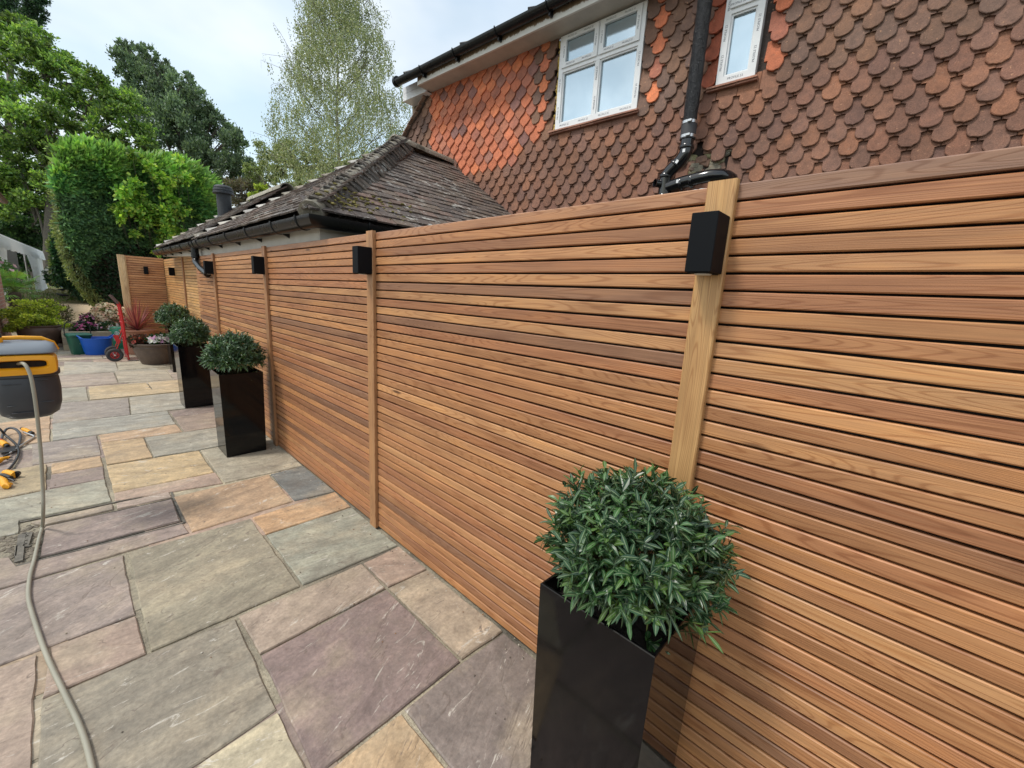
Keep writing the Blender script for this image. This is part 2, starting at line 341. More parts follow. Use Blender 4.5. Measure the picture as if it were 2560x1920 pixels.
A6(PINK, (487, 470), (935, 380), (968, 428), (492, 508)); A6(YEL, (455, 352), (862, 285), (928, 380), (487, 470))
B9((.45, .32, .21), (635, 915), (1510, 795), (1590, 882), (665, 1003)); B9((.46, .34, .20), (665, 1003), (1150, 945), (1255, 1160), (730, 1245))
B9(GREY, (1150, 945), (1590, 882), (2336, 779), (2566, 930), (1740, 1085), (1255, 1160))
B9(MAUVE, (1415, 650), ('F', 1415, 650), ('F', 1475, 720), (1475, 720)); B9((.31, .25, .215), (1475, 720), ('F', 1475, 720), ('F', 1590, 882), (1590, 882))
B9((.31, .32, .30), (125, 790), (1415, 650), (1510, 795), (125, 983)); B9((.44, .31, .20), (-500, 790), (122, 705), (122, 985), (-500, 1060))
B9((.27, .25, .24), (150, 567), (985, 500), (1005, 692), (122, 790)); B9((.33, .33, .30), (985, 500), ('F', 985, 500), ('F', 1005, 692), (1005, 692))
B9(GREY, (120, 405), (515, 380), (542, 532), (120, 567)); B9((.46, .37, .23), (525, 380), (1180, 335), (1245, 415), (542, 475)); B9((.45, .37, .24), (542, 475), ('F', 542, 475), ('F', 542, 530), (545, 530))
B9((.44, .36, .24), (1183, 335), ('F', 1183, 335), ('F', 1245, 415), (1245, 415)); B9((.35, .30, .27), (120, 262), (820, 225), (872, 345), (120, 400))
B9((.38, .35, .29), (820, 212), (1395, 195), (1480, 305), (872, 343)); B9((.36, .31, .28), (1395, 195), ('F', 1395, 195), ('F', 1480, 305), (1480, 305))
B9((.36, .35, .31), (262, 108), (838, 108), (872, 212), (250, 258)); B9((.38, .36, .29), (838, 108), ('F', 838, 108), ('F', 838, 190), (872, 200))
B9((.27, .24, .235), (-100, 1015), (640, 915), (685, 1132), (-100, 1248))
A6((.46, .33, .20), (218, 343), (437, 308), (450, 352), (215, 390)); A6(MAUVE, (215, 390), (450, 352), (457, 408), (207, 452)); A6(KHA, (-160, 405), (205, 343), (205, 455), (-160, 525))
A6((.30, .31, .265), (-160, 530), (205, 455), (457, 408), (487, 505), (85, 590), (85, 640), (-160, 695))
A6((.32, .275, .23), (120, 598), (492, 515), (495, 540), (190, 610)); A6((.33, .27, .24), (498, 513), (733, 462), (748, 488), (500, 540)); 
A6((.26, .215, .21), (188, 614), (748, 493), (782, 588), (165, 748)); A6((.27, .22, .21), (70, 785), (795, 599), (824, 640), (-160, 930), (-160, 770), (40, 745))
A6((.27, .23, .22), (-160, 930), (540, 733), (592, 992), (-160, 1275)); A6((.31, .24, .205), (212, 1133), (594, 994), (640, 1160), (170, 1365)); A6((.34, .27, .23), (-160, 1280), (168, 1160), (140, 1780), (-160, 1800))
A6((.34, .28, .235), (1022, 1003), (1565, 772), (1672, 880), (1118, 1170)); A6((.35, .265, .22), (1565, 772), (1725, 697), (1848, 797), (1675, 878))
A6((.36, .30, .235), (1672, 880), (1848, 797), (2178, 1065), (1995, 1192)); A6((.235, .18, .18), (1118, 1172), (1672, 882), (1995, 1195), (1738, 1402), (1405, 1668), (1350, 1690))
A6((.21, .18, .175), (1738, 1404), (1995, 1195), (2178, 1067), (2600, 1420), (2080, 1830)); A6((.45, .33, .20), (1735, 1408), (2075, 1830), (1500, 2100), (1405, 1670))
A6((.26, .245, .205), (170, 1368), (640, 1160), (1022, 1005), (1205, 1402), (780, 1690), (137, 1790)); A6(CREAM, (780, 1690), (1205, 1405), (1350, 1690), (1480, 2100), (900, 2100))
def slab(mb, poly, col, z=0., gap=.0066):
    pts = [Vector((p[0], p[1], 0)) for p in poly]
    if sum(pts[i].x*pts[(i+1) % len(pts)].y-pts[(i+1) % len(pts)].x*pts[i].y for i in range(len(pts))) < 0: pts.reverse()
    def inset(ps, d):
        o = []; n = len(ps)
        for i in range(n):
            a, b, c = ps[i-1], ps[i], ps[(i+1) % n]; e1 = (b-a).normalized(); e2 = (c-b).normalized(); n1 = Vector((-e1.y, e1.x, 0)); n2 = Vector((-e2.y, e2.x, 0))
            m = (n1+n2); m = m/max(m.dot(n1), .3) if m.length > 1e-4 else n1; o.append(b+m*d)
        return o
    ins = inset(pts, gap); ring = []
    for i, p in enumerate(ins):
        q = ins[(i+1) % len(ins)]; k = max(2, int((q-p).length/.05)); e = (q-p).normalized(); nn = Vector((-e.y, e.x, 0))
        for j in range(k):
            t = j/k; d = 0 if j == 0 else noise.noise((p+(q-p)*t)*9)*.006
            ring.append(p+(q-p)*t+nn*d)
    tz = random.uniform(-.0015, .0015); n = len(ring); c = sum(ring, Vector())/n
    r = random.random(); f = random.uniform(.95, 1.06); col = tuple(v*f for v in col)
    inn = [p+(c-p).normalized()*.005 for p in ring]
    vs = [p+Vector((0, 0, z-.035)) for p in ring]+[p+Vector((0, 0, z-.005+tz)) for p in ring]+[p+Vector((0, 0, z+tz)) for p in inn]
    mb.add(vs, [(i, (i+1) % n, n+(i+1) % n, n+i) for i in range(n)]+[(n+i, n+(i+1) % n, 2*n+(i+1) % n, 2*n+i) for i in range(n)]+[tuple(range(2*n, 3*n))], col=col, rnd=r)
def soft(c, k=.84):
    m_ = sum(c)/3; return tuple((m_+(v-m_)*k)*f for v, f in zip(c, (1.10, 1.04, .96)))
slabs = [(soft(c), p) for c, p in slabs]
mb = MB()
for col, poly in slabs: slab(mb, poly, col)
def inside(p, poly):
    c = False
    for i in range(len(poly)):
        a, b = poly[i-1], poly[i]
        if (a[1] > p[1]) != (b[1] > p[1]) and p[0] < (b[0]-a[0])*(p[1]-a[1])/(b[1]-a[1])+a[0]: c = not c
    return c
HOLE = [a6(*p) for p in ((-160, 695), (85, 640), (120, 598), (190, 612), (165, 750), (70, 785), (40, 745), (-160, 770))]
polys = [p for c, p in slabs]+[HOLE]
pal = [GREY, OLIVE, GRN, MAUVE, PINK, BUFF, (.38, .35, .30), (.40, .36, .28), CREAM, GREY, MAUVE, (.36, .33, .27)]
y = -2.6
while y < 13.7:
    h = random.choice([.3, .6, .45, .6, .3]); x = -3.9
    xe = FX if y < 7.2 else 1.5
    while x < xe-.12:
        wd = random.choice([.6, .9, .9, .45, .6]); x2 = min(x+wd, xe)
        if xe-x2 < .15: x2 = xe
        cs = [(x+.02, y+.02), (x2-.02, y+.02), (x2-.02, y+h-.02), (x+.02, y+h-.02), ((x+x2)/2, y+h/2)]
        hit = [any(inside(c, pl) for pl in polys) for c in cs]
        inhole = any(inside((x+(x2-x)*i/6, y+h*j/6), HOLE) for i in range(7) for j in range(7))
        if not all(hit) and not inhole: slab(mb, [(x, y), (x2, y), (x2, y+h), (x, y+h)], soft(random.choice(pal)), z=-.0085 if any(hit) else 0)
        x = x2
    y += h
tag(mb.build('patio_paving', M['stone']), kind='structure')
# manhole surround: metal lifting corner and rubble in the broken corner
root = thing('manhole_cover', 'recessed manhole frame around a mauve slab with a rusty bracket at its broken corner', 'manhole cover', tuple(G(60, 1400)))
mb = MB()
def bar(mb, p, q, wd, z0, z1, **k):
    p = Vector((*p, 0)); q = Vector((*q, 0)); e = (q-p).normalized(); nn = Vector((-e.y, e.x, 0))*wd/2
    mb.prism([(0, 0), (1, 0), (1, 1), (0, 1)], lambda a, b, d: p+(q-p)*a+nn*(b*2-1)+Vector((0, 0, d)), z0, z1, **k)
M['rust'] = plain('dull_galvanised_edge', (.16, .145, .12), .65, metal=.3, var=.5, scale=25, bump=.6)
M['gap'] = plain('dark_gap', (.055, .048, .038), .9)  # dark strip colour along the gap round the cover slab
for p, q in [((188, 613), (748, 491)), ((748, 491), (784, 590)), ((784, 590), (165, 750))]: bar(mb, a6(*p), a6(*q), .010, -.011, -.006, mi=1)
for p, q in [((84, 594), (490, 509)), ((490, 509), (737, 459)), ((737, 459), (797, 596)), ((797, 596), (70, 783))]: bar(mb, a6(*p), a6(*q), .012, -.0115, -.003, mi=0)
mb.build('frame', [M['rust'], M['gap']], root)
mb = MB()
for p, q, wd in [((95, 650), (80, 768), .03), ((130, 645), (112, 700), .022), ((97, 648), (133, 645), .014), ((72, 700), (66, 745), .008), ((110, 702), (133, 700), .01)]: bar(mb, a6(*p), a6(*q), wd, -.02, .004)
for p in [(112, 660), (108, 680), (104, 695)]: bar(mb, a6(*p), a6(p[0]+10, p[1]-2), .008, .004, .010)
mb.build('lifting_bracket', M['rust'], root)
mb = MB()
M['rubble'] = plain('rubble_stone', (.20, .17, .13), .9, var=.5, scale=20, bump=1)
hx = [p[0] for p in HOLE]; hy = [p[1] for p in HOLE]
for i in range(420):
    p = (random.uniform(min(hx), max(hx)), random.uniform(min(hy), max(hy)))
    if not inside(p, HOLE) or p[0] > -.21: continue
    bm = bmesh.new(); bmesh.ops.create_icosphere(bm, subdivisions=1, radius=random.uniform(.006, .018))
    for v in bm.verts: v.co = Vector((v.co.x*random.uniform(.7, 1.3), v.co.y, v.co.z*.6))+Vector((p[0], p[1], -.012))
    mb.bm(bm)
tag(mb.build('rubble', M['rubble']), 'grey brown rubble filling the broken corner beside the manhole frame', 'rubble', kind='stuff')
# ================================================================== fence
WC = [(.50, .24, .102), (.47, .222, .096), (.45, .20, .092), (.53, .265, .118), (.56, .29, .13), (.42, .185, .086), (.37, .17, .082), (.49, .23, .10), (.47, .22, .096), (.46, .205, .092), (.50, .235, .10), (.29, .145, .08)]
WY = [(.72, .42, .17), (.66, .37, .155), (.75, .46, .21), (.62, .33, .13), (.70, .42, .19)]  # lighter, yellower slat colours for the set-back section
PIT = .04565; TOP = 1.826; NS = 40
def slat_prof(th=.018, h=.0390, c=.0030):
    return [(0, c), (c, 0), (th, 0), (th, h), (c, h), (0, h-c)]
def slat_panel(root, y0, y1, pal, x=1.228, axis='y', top=TOP, ns=NS, topcol=None, lowdark=0):
    mb = MB()
    for i in range(ns):
        z = top-(i+1)*PIT+(PIT-.0390)
        c = random.choice(pal); f = random.uniform(.80, .98); c = tuple(v*f for v in c)
        if i == 0 and topcol: c = topcol
        r = random.random(); dx = random.uniform(-.0010, .0010); z += random.uniform(-.0006, .0006)
        if axis == 'y': fn = lambda a, b, d: (x+a+dx, d, z+b)
        else: fn = lambda a, b, d: (d, x+a+dx, z+b)
        mb.prism(slat_prof(), fn, y0+.001, y1-.001, col=c, rnd=r)
    return part_w(mb, 'slat_panel', M['wood'], root)
def part_w(mb, name, mats, root, **k): return mb.build(name, mats, root, **k)
def batten(root, y, x=1.228, wd=.074, th=.021, top=TOP+.009, axis='y', col=(.50, .28, .115), seed=None, lean=0., z0=0.):
    mb = MB(); c = .003
    pr = [(0, c), (c, 0), (th, 0), (th, wd), (c, wd), (0, wd-c)]
    if axis == 'y': fn = lambda a, b, d: (x-th+a-.0005, y-wd/2+b, z0+d)
    else: fn = lambda a, b, d: (y-wd/2+b, x-th+a-.0005, z0+d)
    mb.prism(pr, fn, 0., top, col=col, rnd=random.random() if seed is None else seed)
    for zz in np.arange(.16, top, .42):
        for s in (-.2, .2):
            yy = y+s*wd; zq = min(top-.03, zz+random.uniform(-.02, .02))
            mb.lathe([(0, -.0006), (.0022, -.0006), (.0022, .0)], (0, 0, 0), seg=8, fn=(lambda p: Vector((x-th-.0007+p.z*-1, yy+p.x, zq+p.y))) if axis == 'y' else (lambda p: Vector((yy+p.x, x-th-.0007-p.z, zq+p.y))), col=(.05, .03, .02), rnd=.2)
    return part_w(mb, 'post', M['post'], root)
fr = thing('slatted_fence', 'long fence of narrow horizontal cedar slats with flat posts beside the patio', 'fence', (1.24, 3, 0))
PY = [-1.48, .425, 2.31, 4.22, 6.12]
edges = PY+[7.2]
for i in range(len(edges)-1): slat_panel(fr, edges[i], edges[i+1], WC, topcol=(.27, .15, .10) if i == 0 else (.42, .21, .11))
slat_panel(fr, -3.2, PY[0], WC)
for i, y in enumerate(PY): batten(fr, y, col=[(.44, .24, .11), (.52, .30, .125), (.42, .22, .10), (.36, .18, .085), (.34, .17, .08)][i])
mb = MB()
mb.box((1.256, -3.2, .0), (1.262, 7.19, TOP-.004)); mb.build('backing_sheet', M['black'], fr)
for y in PY+[7.15]: mb = MB(); mb.cbox((1.2625, y-.04, 0), (1.335, y+.04, TOP-.03), col=(.3, .2, .1), rnd=random.random()); mb.build('rear_post', M['post'], fr)
# further fence set back past the end of the first, and the short return
X2 = 1.42; YR = 11.5; T2 = 1.905
f2 = thing('slatted_fence', 'newer yellow-toned slatted fence section under the white fascia in the far corner', 'fence', (X2, 9, 0))
slat_panel(f2, 7.0, 9.35, WY, x=X2, top=T2, ns=41); slat_panel(f2, 9.35, YR, WY, x=X2, top=T2, ns=41)
batten(f2, 9.35, x=X2, top=T2-.01, col=(.36, .18, .085)); mb = MB(); mb.box((X2+.023, 7.0, 0), (X2+.033, YR+.03, T2-.004)); mb.build('backing_sheet', M['black'], f2)
xl = AY(310, 637, YR).x
f3 = thing('slatted_fence', 'short slatted return fence with a thick pale end post standing beside the hedge', 'fence', ((xl+X2)/2, YR, 0))
slat_panel(f3, xl, X2-.002, [(.62, .32, .145), (.57, .285, .13), (.65, .35, .17), (.55, .27, .125)], x=YR, axis='x', top=T2+.02, ns=41)
mb = MB(); mb.box((xl, YR+.023, 0), (X2, YR+.033, T2)); mb.build('backing_sheet', M['black'], f3)
mb = MB()
mb.prism([(0, 0), (.10, .0), (.10, .10), (0, .10)], lambda a, b, d: (xl-.105+a+(d-1.9)*-.012, YR-.03+b, d), 0, T2+.03, col=(.68, .50, .28), rnd=.37)
mb.prism([(0, 0), (.02, .0), (.02, .045), (0, .045)], lambda a, b, d: (xl-.002+a, YR-.022+b, d), 0, T2+.022, col=(.55, .36, .17), rnd=.7)
mb.build('end_post', M['post'], f3)
# ------------------------------------------------------------------ wall lights
def lamp(loc, rz, label):
    r = thing('wall_light', label, 'wall light', loc, rz, 'square black up and down lights on the fence')
    return r
def lamp_parts(r):
    mb = MB(); w_, d_, h_ = .066, .085, .148
    mb.cbox((-d_, -w_/2, -h_/2+.002), (0, w_/2, h_/2), c=.0015); mb.cbox((-d_+.006, -w_/2+.006, -h_/2-.0005), (-.006, w_/2-.006, -h_/2+.004), c=.0005)
    part(mb, 'body', M['lightblack'], r)
    mb = MB(); mb.lathe([(0, -h_/2-.004), (.02, -h_/2-.003), (.023, -h_/2+.001)], (-d_/2, 0, 0), seg=20); part(mb, 'lens', M['lens'], r)
l0 = lamp((1.2065, .425, 1.668), 0, 'near black box light at the top of the closest fence post'); lamp_parts(l0)
for loc, rz, lb in [((1.2065, 2.31, 1.668), 0, 'black box light on the fence post behind the patio slabs, second from the camera'),
                    ((1.2065, 4.22, 1.668), 0, 'black box light on the fence post above the front planter of the far group'),
                    ((1.2065, 6.12, 1.668), 0, 'black box light on the fence post at the lower end of the roof downpipe'),
                    ((X2-.001, AX(430, 680, X2-.04).y, 1.655), 0, 'black box light on the yellow-toned fence section under the white fascia'),
                    ((AY(365, 677, YR-.04).x, YR-.001, 1.66), math.radians(90), 'small black box light on the short return fence above the red spiky plant')]:
    copy_thing(l0, loc, rz, label=lb)

# grit and crumbs of mortar along the fence foot and in the joints
mb = MB()
for k in range(420):
    x = FX-abs(random.gauss(0, .05))-.005 if k % 2 else random.uniform(-.9, 1.2); y = random.uniform(.4, 7); sz = random.uniform(.0012, .0038)
    bm = bmesh.new(); bmesh.ops.create_icosphere(bm, subdivisions=1, radius=sz)
    for v in bm.verts: v.co = Vector((v.co.x*random.uniform(.8, 1.8), v.co.y*1.3, v.co.z*.7))+Vector((x, y, sz*.5))
    c = random.choice([(.30, .26, .2), (.12, .10, .08), (.45, .42, .36), (.22, .12, .06)]); mb.bm(bm, col=c, rnd=.5)
t = NT('grit'); t.base(t.attr('col', 'Color')); t.rough(.9)
tag(mb.build('grit', t.m), 'fine grit and mortar crumbs scattered over the slabs and along the fence foot', kind='stuff')
# ================================================================== helpers for tiled surfaces
def inpoly(a, b, poly): return inside((a, b), poly)
def text_mesh(s, size):
    cu = bpy.data.curves.new('t', 'FONT'); cu.body = s; cu.size = size; cu.align_x = 'CENTER'; cu.align_y = 'CENTER'; cu.resolution_u = 2
    o = bpy.data.objects.new('t', cu); COL.objects.link(o); bpy.context.view_layer.update()
    me = o.evaluated_get(bpy.context.evaluated_depsgraph_get()).to_mesh()
    vs = [v.co.copy() for v in me.vertices]; fs = [tuple(p.vertices) for p in me.polygons]
    bpy.data.objects.remove(o); bpy.data.curves.remove(cu); return vs, fs
def roof_tiles(mb, O, A, U, poly, cols, gauge=.1, wd=.165, th=.013, amin=0, amax=5, umax=3, wob=.004):
    Nn = A.cross(U).normalized()
    if Nn.z < 0: Nn = -Nn
    for i in range(int(umax/gauge)+1):
        a = amin-(i % 2)*wd/2
        while a < amax:
            u = i*gauge
            if inpoly(a+wd/2, u+gauge*.5, poly):
                j = lambda s=wob: random.uniform(-s, s)
                z0 = .012+j(.003); dx = j(.002); du = j(.006); t2 = th+j(.002); tl = j(.004)
                pts = []
                for (aa, uu, h) in [(a+.0015, u+du-.004, z0+.012), (a+wd-.0015, u+du-.004+tl, z0+.012+j(.002)), (a+wd-.0015, u+gauge*2, z0-.004), (a+.0015, u+gauge*2, z0-.004)]:
                    pts.append((aa+dx, uu, h))
                vs = [O+A*p[0]+U*p[1]+Nn*(p[2]+t2) for p in pts]+[O+A*p[0]+U*p[1]+Nn*p[2] for p in pts]
                c = random.choice(cols); f = random.uniform(.8, 1.2)
                mb.add(vs, [(0, 1, 2, 3), (4, 7, 6, 5), (0, 4, 5, 1), (1, 5, 6, 2), (3, 2, 6, 7), (0, 3, 7, 4)], col=tuple(v*f for v in c), rnd=random.random())
            a += wd
def bonnets(mb, E, P, A1, A2, cols, step=.1, wd=.16, lift=.055, n0=0, length=.26, th=.014):
    """E bottom of hip, P top; A1, A2 unit course directions away from the hip on either side"""
    H = P-E; n = int(H.z/ (step*H.z/ (H.length) )/1) ; ns = int(H.length/(step*1.45)); Hn = H.normalized()
    for i in range(ns+1):
        base = E+Hn*(i*step*1.45); f = random.uniform(.8, 1.2); c = tuple(v*f for v in random.choice(cols)); seg = 9; vs = []
        w2 = wd*random.uniform(.92, 1.1); lf = lift*random.uniform(.85, 1.15)
        for layer, (s, dz) in enumerate(((-.02, .012), (length, -.035))):
            for sh in (0, 1):
                for k in range(seg):
                    t = -1+2*k/(seg-1); at = abs(t); d = (A1 if t < 0 else A2)*at*w2
                    ease = (1-at*at); rnd_in = (A1+A2)*(.25*w2*(1-at)**2)*(-1)*0
                    q = base+Hn*s+d+Vector((0, 0, .018+lf*ease*(1. if layer == 0 else .9)+dz+(.0 if sh else -th)))
                    vs.append(q)
        a = 0; b = seg; c0 = 2*seg; d0 = 3*seg; fs = []
        for k in range(seg-1):
            fs += [(b+k, b+k+1, d0+k+1, d0+k), (a+k, c0+k, c0+k+1, a+k+1), (a+k, a+k+1, b+k+1, b+k)]
        fs += [(a, b, d0, c0), (a+seg-1, c0+seg-1, d0+seg-1, b+seg-1)]
        mb.add(vs, fs, col=c, rnd=random.random(), sm=True)
def ridge(mb, p, q, col, r=.085, step=.3):
    L_ = (q-p).length; n = max(1, round(L_/step)); d = (q-p)/n; dn = d.normalized(); side = dn.cross(Vector((0, 0, 1))).normalized()
    for i in range(n):
        f = random.uniform(.85, 1.15); vs = []; rr = r*random.uniform(.95, 1.06)
        for s in (0, 1):
            for ro in (rr, rr-.016):
                for k in range(9):
                    a = math.pi*k/8; vs.append(p+d*i+d*s*1.04+side*math.cos(a)*ro*1.15+Vector((0, 0, math.sin(a)*ro-.02)))
        fs = []
        for k in range(8): fs += [(k, k+1, 18+k+1, 18+k), (9+k, 27+k, 27+k+1, 9+k+1), (k, 9+k, 9+k+1, k+1), (18+k, 18+k+1, 27+k+1, 27+k)]
        mb.add(vs, fs, col=tuple(v*f for v in col), rnd=random.random(), sm=True)
def half_gutter(mb, path, r=.056, th=.004, seg=12, deep=1., **k):
    """open half round channel along a horizontal polyline"""
    path = [Vector(p) for p in path]; vs = []; n = len(path)
    for i, p in enumerate(path):
        d0 = (path[i]-path[i-1]).normalized() if i else (path[1]-path[0]).normalized(); d1 = (path[i+1]-path[i]).normalized() if i < n-1 else d0
        s0 = Vector((d0.y, -d0.x, 0)); s1 = Vector((d1.y, -d1.x, 0)); m = (s0+s1).normalized(); m = m/max(.3, m.dot(s0))
        for ro in (r, r-th):
            for j in range(seg+1):
                a = math.pi+math.pi*j/seg; vs.append(p+m*math.cos(a)*ro+Vector((0, 0, math.sin(a)*ro*deep)))
    w1 = seg+1; st = 2*w1; fs = []
    for i in range(n-1):
        for j in range(seg):
            fs += [(i*st+j, i*st+j+1, (i+1)*st+j+1, (i+1)*st+j), (i*st+w1+j, (i+1)*st+w1+j, (i+1)*st+w1+j+1, i*st+w1+j+1)]
        for j in (0, seg): fs.append((i*st+j, (i+1)*st+j, (i+1)*st+w1+j, i*st+w1+j))
    for i in (0, n-1):
        for j in range(seg): fs.append((i*st+j, i*st+j+1, i*st+w1+j+1, i*st+w1+j))
    mb.add(vs, fs, sm=True, **k)
# ================================================================== outbuilding
RT = [(.125, .095, .075), (.105, .082, .070), (.14, .105, .082), (.095, .076, .068), (.13, .10, .085), (.15, .10, .08)]
LI = [(.36, .34, .30), (.28, .25, .20), (.40, .38, .35), (.22, .19, .15)]
ob = thing('outbuilding', 'low white outbuilding with a dark lichen covered tiled hip roof behind the fence', 'outbuilding', (2.6, 6, 0))
mb = MB(); mb.box((1.475, 3.33, 0), (3.75, 6.8, 1.98)); mb.box((1.475, 6.8, 0), (3.6, 10.25, 1.98))
mb.build('wall', M['render'], ob)
gz = lambda y: .0042*(y-3)
mb = MB()
mb.prism([(3.145, 1.80), (7.0, 1.838), (10.22, 1.918), (10.22, 2.03), (3.145, 1.99)], lambda a, b, d: (d, a, b), 1.262, 1.282)
mb.prism([(3.145, 1.80), (7.0, 1.838), (10.22, 1.918), (10.22, 1.928), (3.145, 1.81)], lambda a, b, d: (d, a, b), 1.283, 1.474)
mb.prism([(1.2625, 1.80), (3.7, 1.80), (3.7, 1.99), (1.2625, 1.99)], lambda a, b, d: (a, d, b), 3.125, 3.144)
mb.build('fascia', M['white'], ob)
E1 = Vector((1.165, 3.07, 2.0)); E2 = Vector((4.05, 3.07, 2.0)); PK = Vector((3.0, 4.955, 3.295)); RG = Vector((3.9, 5.06, 3.29)); E3 = Vector((1.165, 6.95, 2.02)); E3b = Vector((3.85, 6.95, 2.02))
def slope(mb, O, A, pts, cols, **k):
    """pts in world; O eave corner, A eave direction"""
    q = [p for p in pts if abs((p-O).cross(A).length) > .3][0]; v = q-O; U = (v-A*v.dot(A)).normalized()
    poly = [((p-O).dot(A), (p-O).dot(U)) for p in pts]
    roof_tiles(mb, O, A, U, poly, cols, amin=min(p[0] for p in poly), amax=max(p[0] for p in poly), umax=max(p[1] for p in poly), **k)
X_ = Vector((1, 0, 0)); Y_ = Vector((0, 1, 0))
mb = MB(); slope(mb, E1, X_, [E1, E2, RG, PK], RT); slope(mb, E1, Y_, [E1, E3, PK], RT)
bi = Vector((0, 0, -.03))
mb.add([E1+bi, E2+bi, RG+bi, PK+bi, E3+bi, E3b+bi], [(0, 1, 2, 3), (0, 3, 4), (4, 3, 2, 5)], col=(.06, .05, .045))
R2a = Vector((2.45, 7.25, 2.96)); R2b = Vector((2.40, 8.70, 2.93)); E4 = Vector((1.165, 10.3, 2.045)); V2 = Vector((1.165, 6.3, 2.03))
E4b = Vector((3.6, 10.3, 2.04)); R2c = Vector((2.42, 7.9, 2.95))
slope(mb, V2, Y_, [V2+Y_*.75, E4, R2b, R2a], RT+[(.2, .18, .15)])
mb.add([V2+bi+Y_*.6, E4+bi, R2b+bi, R2a+bi, E4b+bi, Vector((3.6, 7.25, 2.0))], [(0, 1, 2, 3), (1, 4, 2), (3, 2, 4, 5)], col=(.06, .05, .045))
mb.build('roof', M['rtile'], ob)
mb = MB(); bonnets(mb, E1+Vector((.03, .03, 0)), PK, Y_, X_, [(.085, .07, .055), (.105, .085, .066), (.07, .062, .052)], wd=.21, lift=.085, step=.066); mb.tube([E1+Vector((.03, .03, .0)), PK], .085, seg=10, col=(.20, .18, .14))  # hip tiles coloured darker to hold the shading between them
mb.build('near_hip_tiles', M['rtile'], ob)
mb = MB(); bonnets(mb, E3+Vector((.03, -.03, 0)), PK, -Y_, X_, LI, wd=.14, lift=.05, step=.13, length=.2)
mb.build('far_hip_tiles', M['rtile'], ob)
mb = MB(); bonnets(mb, E4+Vector((.03, -.03, 0)), R2b, -Y_, X_, LI, wd=.14, lift=.05, step=.13, length=.2); 
ridge(mb, R2a+Vector((0, -.05, 0)), R2b, (.30, .28, .22), r=.10)
mb.build('rear_hip_and_ridge', M['rtile'], ob)
mb = MB(); ridge(mb, PK-Vector((.08, .0, -.02)), RG+Vector((.1, 0, .01)), (.26, .23, .18), r=.09, step=.32); mb.build('ridge_tiles', M['rtile'], ob)
# moss tufts on the hip
M['moss'] = plain('golden_moss', (.20, .17, .05), .95, var=.5, scale=30, bump=1.)
mb = MB()
for i in range(110):
    t = random.choice([.04, .06, .08, .10, .13, .15]); p = E1+(PK-E1)*(t+random.uniform(-.03, .03)); p = p+X_*random.choice([random.uniform(.1, .75), random.uniform(.05, .3)]); p.z = 2.0+.687*(p.y-3.07)+random.uniform(.02, .05)+max(0, .07-.3*abs(p.x-(E1.x+(PK-E1).x*t)))
    bm = bmesh.new(); bmesh.ops.create_icosphere(bm, subdivisions=1, radius=random.uniform(.006, .016)); sx = random.uniform(.8, 2)
    for v in bm.verts: v.co = Vector((v.co.x*sx, v.co.y*random.uniform(.7, 1.2), v.co.z*.7))+p
    mb.bm(bm, sm=True)
tag(mb.build('moss', M['moss'], ob), kind='stuff')
# gutter, brackets and downpipe
gp = [(3.7, 3.02, 1.975), (1.19, 3.02, 1.975), (1.19, 10.32, 1.975+gz(10.3))]
mb = MB(); half_gutter(mb, gp, r=.062, deep=1.25)
for y in (3.2, 6.75, 6.95): 
    mb.tube([(1.19+.065*math.cos(a), y, 1.976+gz(y)+.080*math.sin(a)) for a in np.linspace(math.pi*.97, 2*math.pi*1.02, 12)], .006, seg=6)
mb.tube([(1.55, 3.02+.065*math.cos(a), 1.976+.080*math.sin(a)) for a in np.linspace(math.pi*.97, 2*math.pi*1.02, 12)], .007, seg=6)
gut = mb.build('gutter', M['gutter'], ob)
M['mattblack'] = plain('matt_black_bracket', (.006, .006, .007), .5)
for y in (3.72, 4.42, 5.12, 5.85, 6.5, 7.6, 8.35, 9.1, 9.8):
    mb = MB(); zc = 1.976+gz(y)
    for (a0, th) in (((math.pi*.98), .0),):
        pr = [(1.19+.069*math.cos(a), zc+.082*math.sin(a)) for a in np.linspace(math.pi*.97, math.pi*1.62, 10)]
        lo = [(1.2615, zc-.10), (1.2615, zc-.045)]; inn = [(1.19+.0625*math.cos(a), zc+.078*math.sin(a)) for a in np.linspace(math.pi*1.62, math.pi*.97, 10)]
        poly = pr+[(1.2615, zc-.10)]+[(1.2615, zc-.068)]+inn
        mb.prism(poly, lambda a, b, d: (a, d, b), y-.011, y+.011)
    mb.build('gutter_bracket', M['mattblack'], ob)
mb = MB(); yd = 6.95; zc = 1.92+gz(yd)
mb.tube([(1.19, yd, zc), (1.19, yd, 1.80)], .042, seg=16); mb.tube([(1.19, yd, 1.86), (1.19, yd, 1.80)], .047, seg=16)
mb.tube([(1.19, yd, 1.80), (1.185, yd-.02, 1.765), (1.18, yd-.07, 1.735), (1.175, yd-.35, 1.66), (1.175, yd-.70, 1.59)], .036, seg=16)
mb.build('downpipe', M['gutter'], ob)
# flue on the rear roof
fl = AX(564, 552, 2.0)
t = thing('flue_pipe', 'dark grey flue pipe with a ribbed cowl standing on the rear roof slope', 'flue pipe', fl)
mb = MB(); s = .98
mb.lathe([(.16, -.10), (.155, .02), (.12, .05), (.115, .06), (.112, .075)], seg=28); part(mb, 'flashing', M['iron'], t)
mb = MB(); mb.lathe([(.105, -.12), (.108, .45)], seg=28); part(mb, 'pipe', M['iron'], t)
mb = MB(); mb.lathe([(.10, .43), (.155, .43), (.155, .455), (.145, .46), (.143, .475), (.15, .48), (.147, .50), (.135, .505), (.133, .52), (.137, .525), (.13, .545), (.10, .565), (.05, .572), (0, .573)], seg=32); part(mb, 'cowl', M['iron'], t)
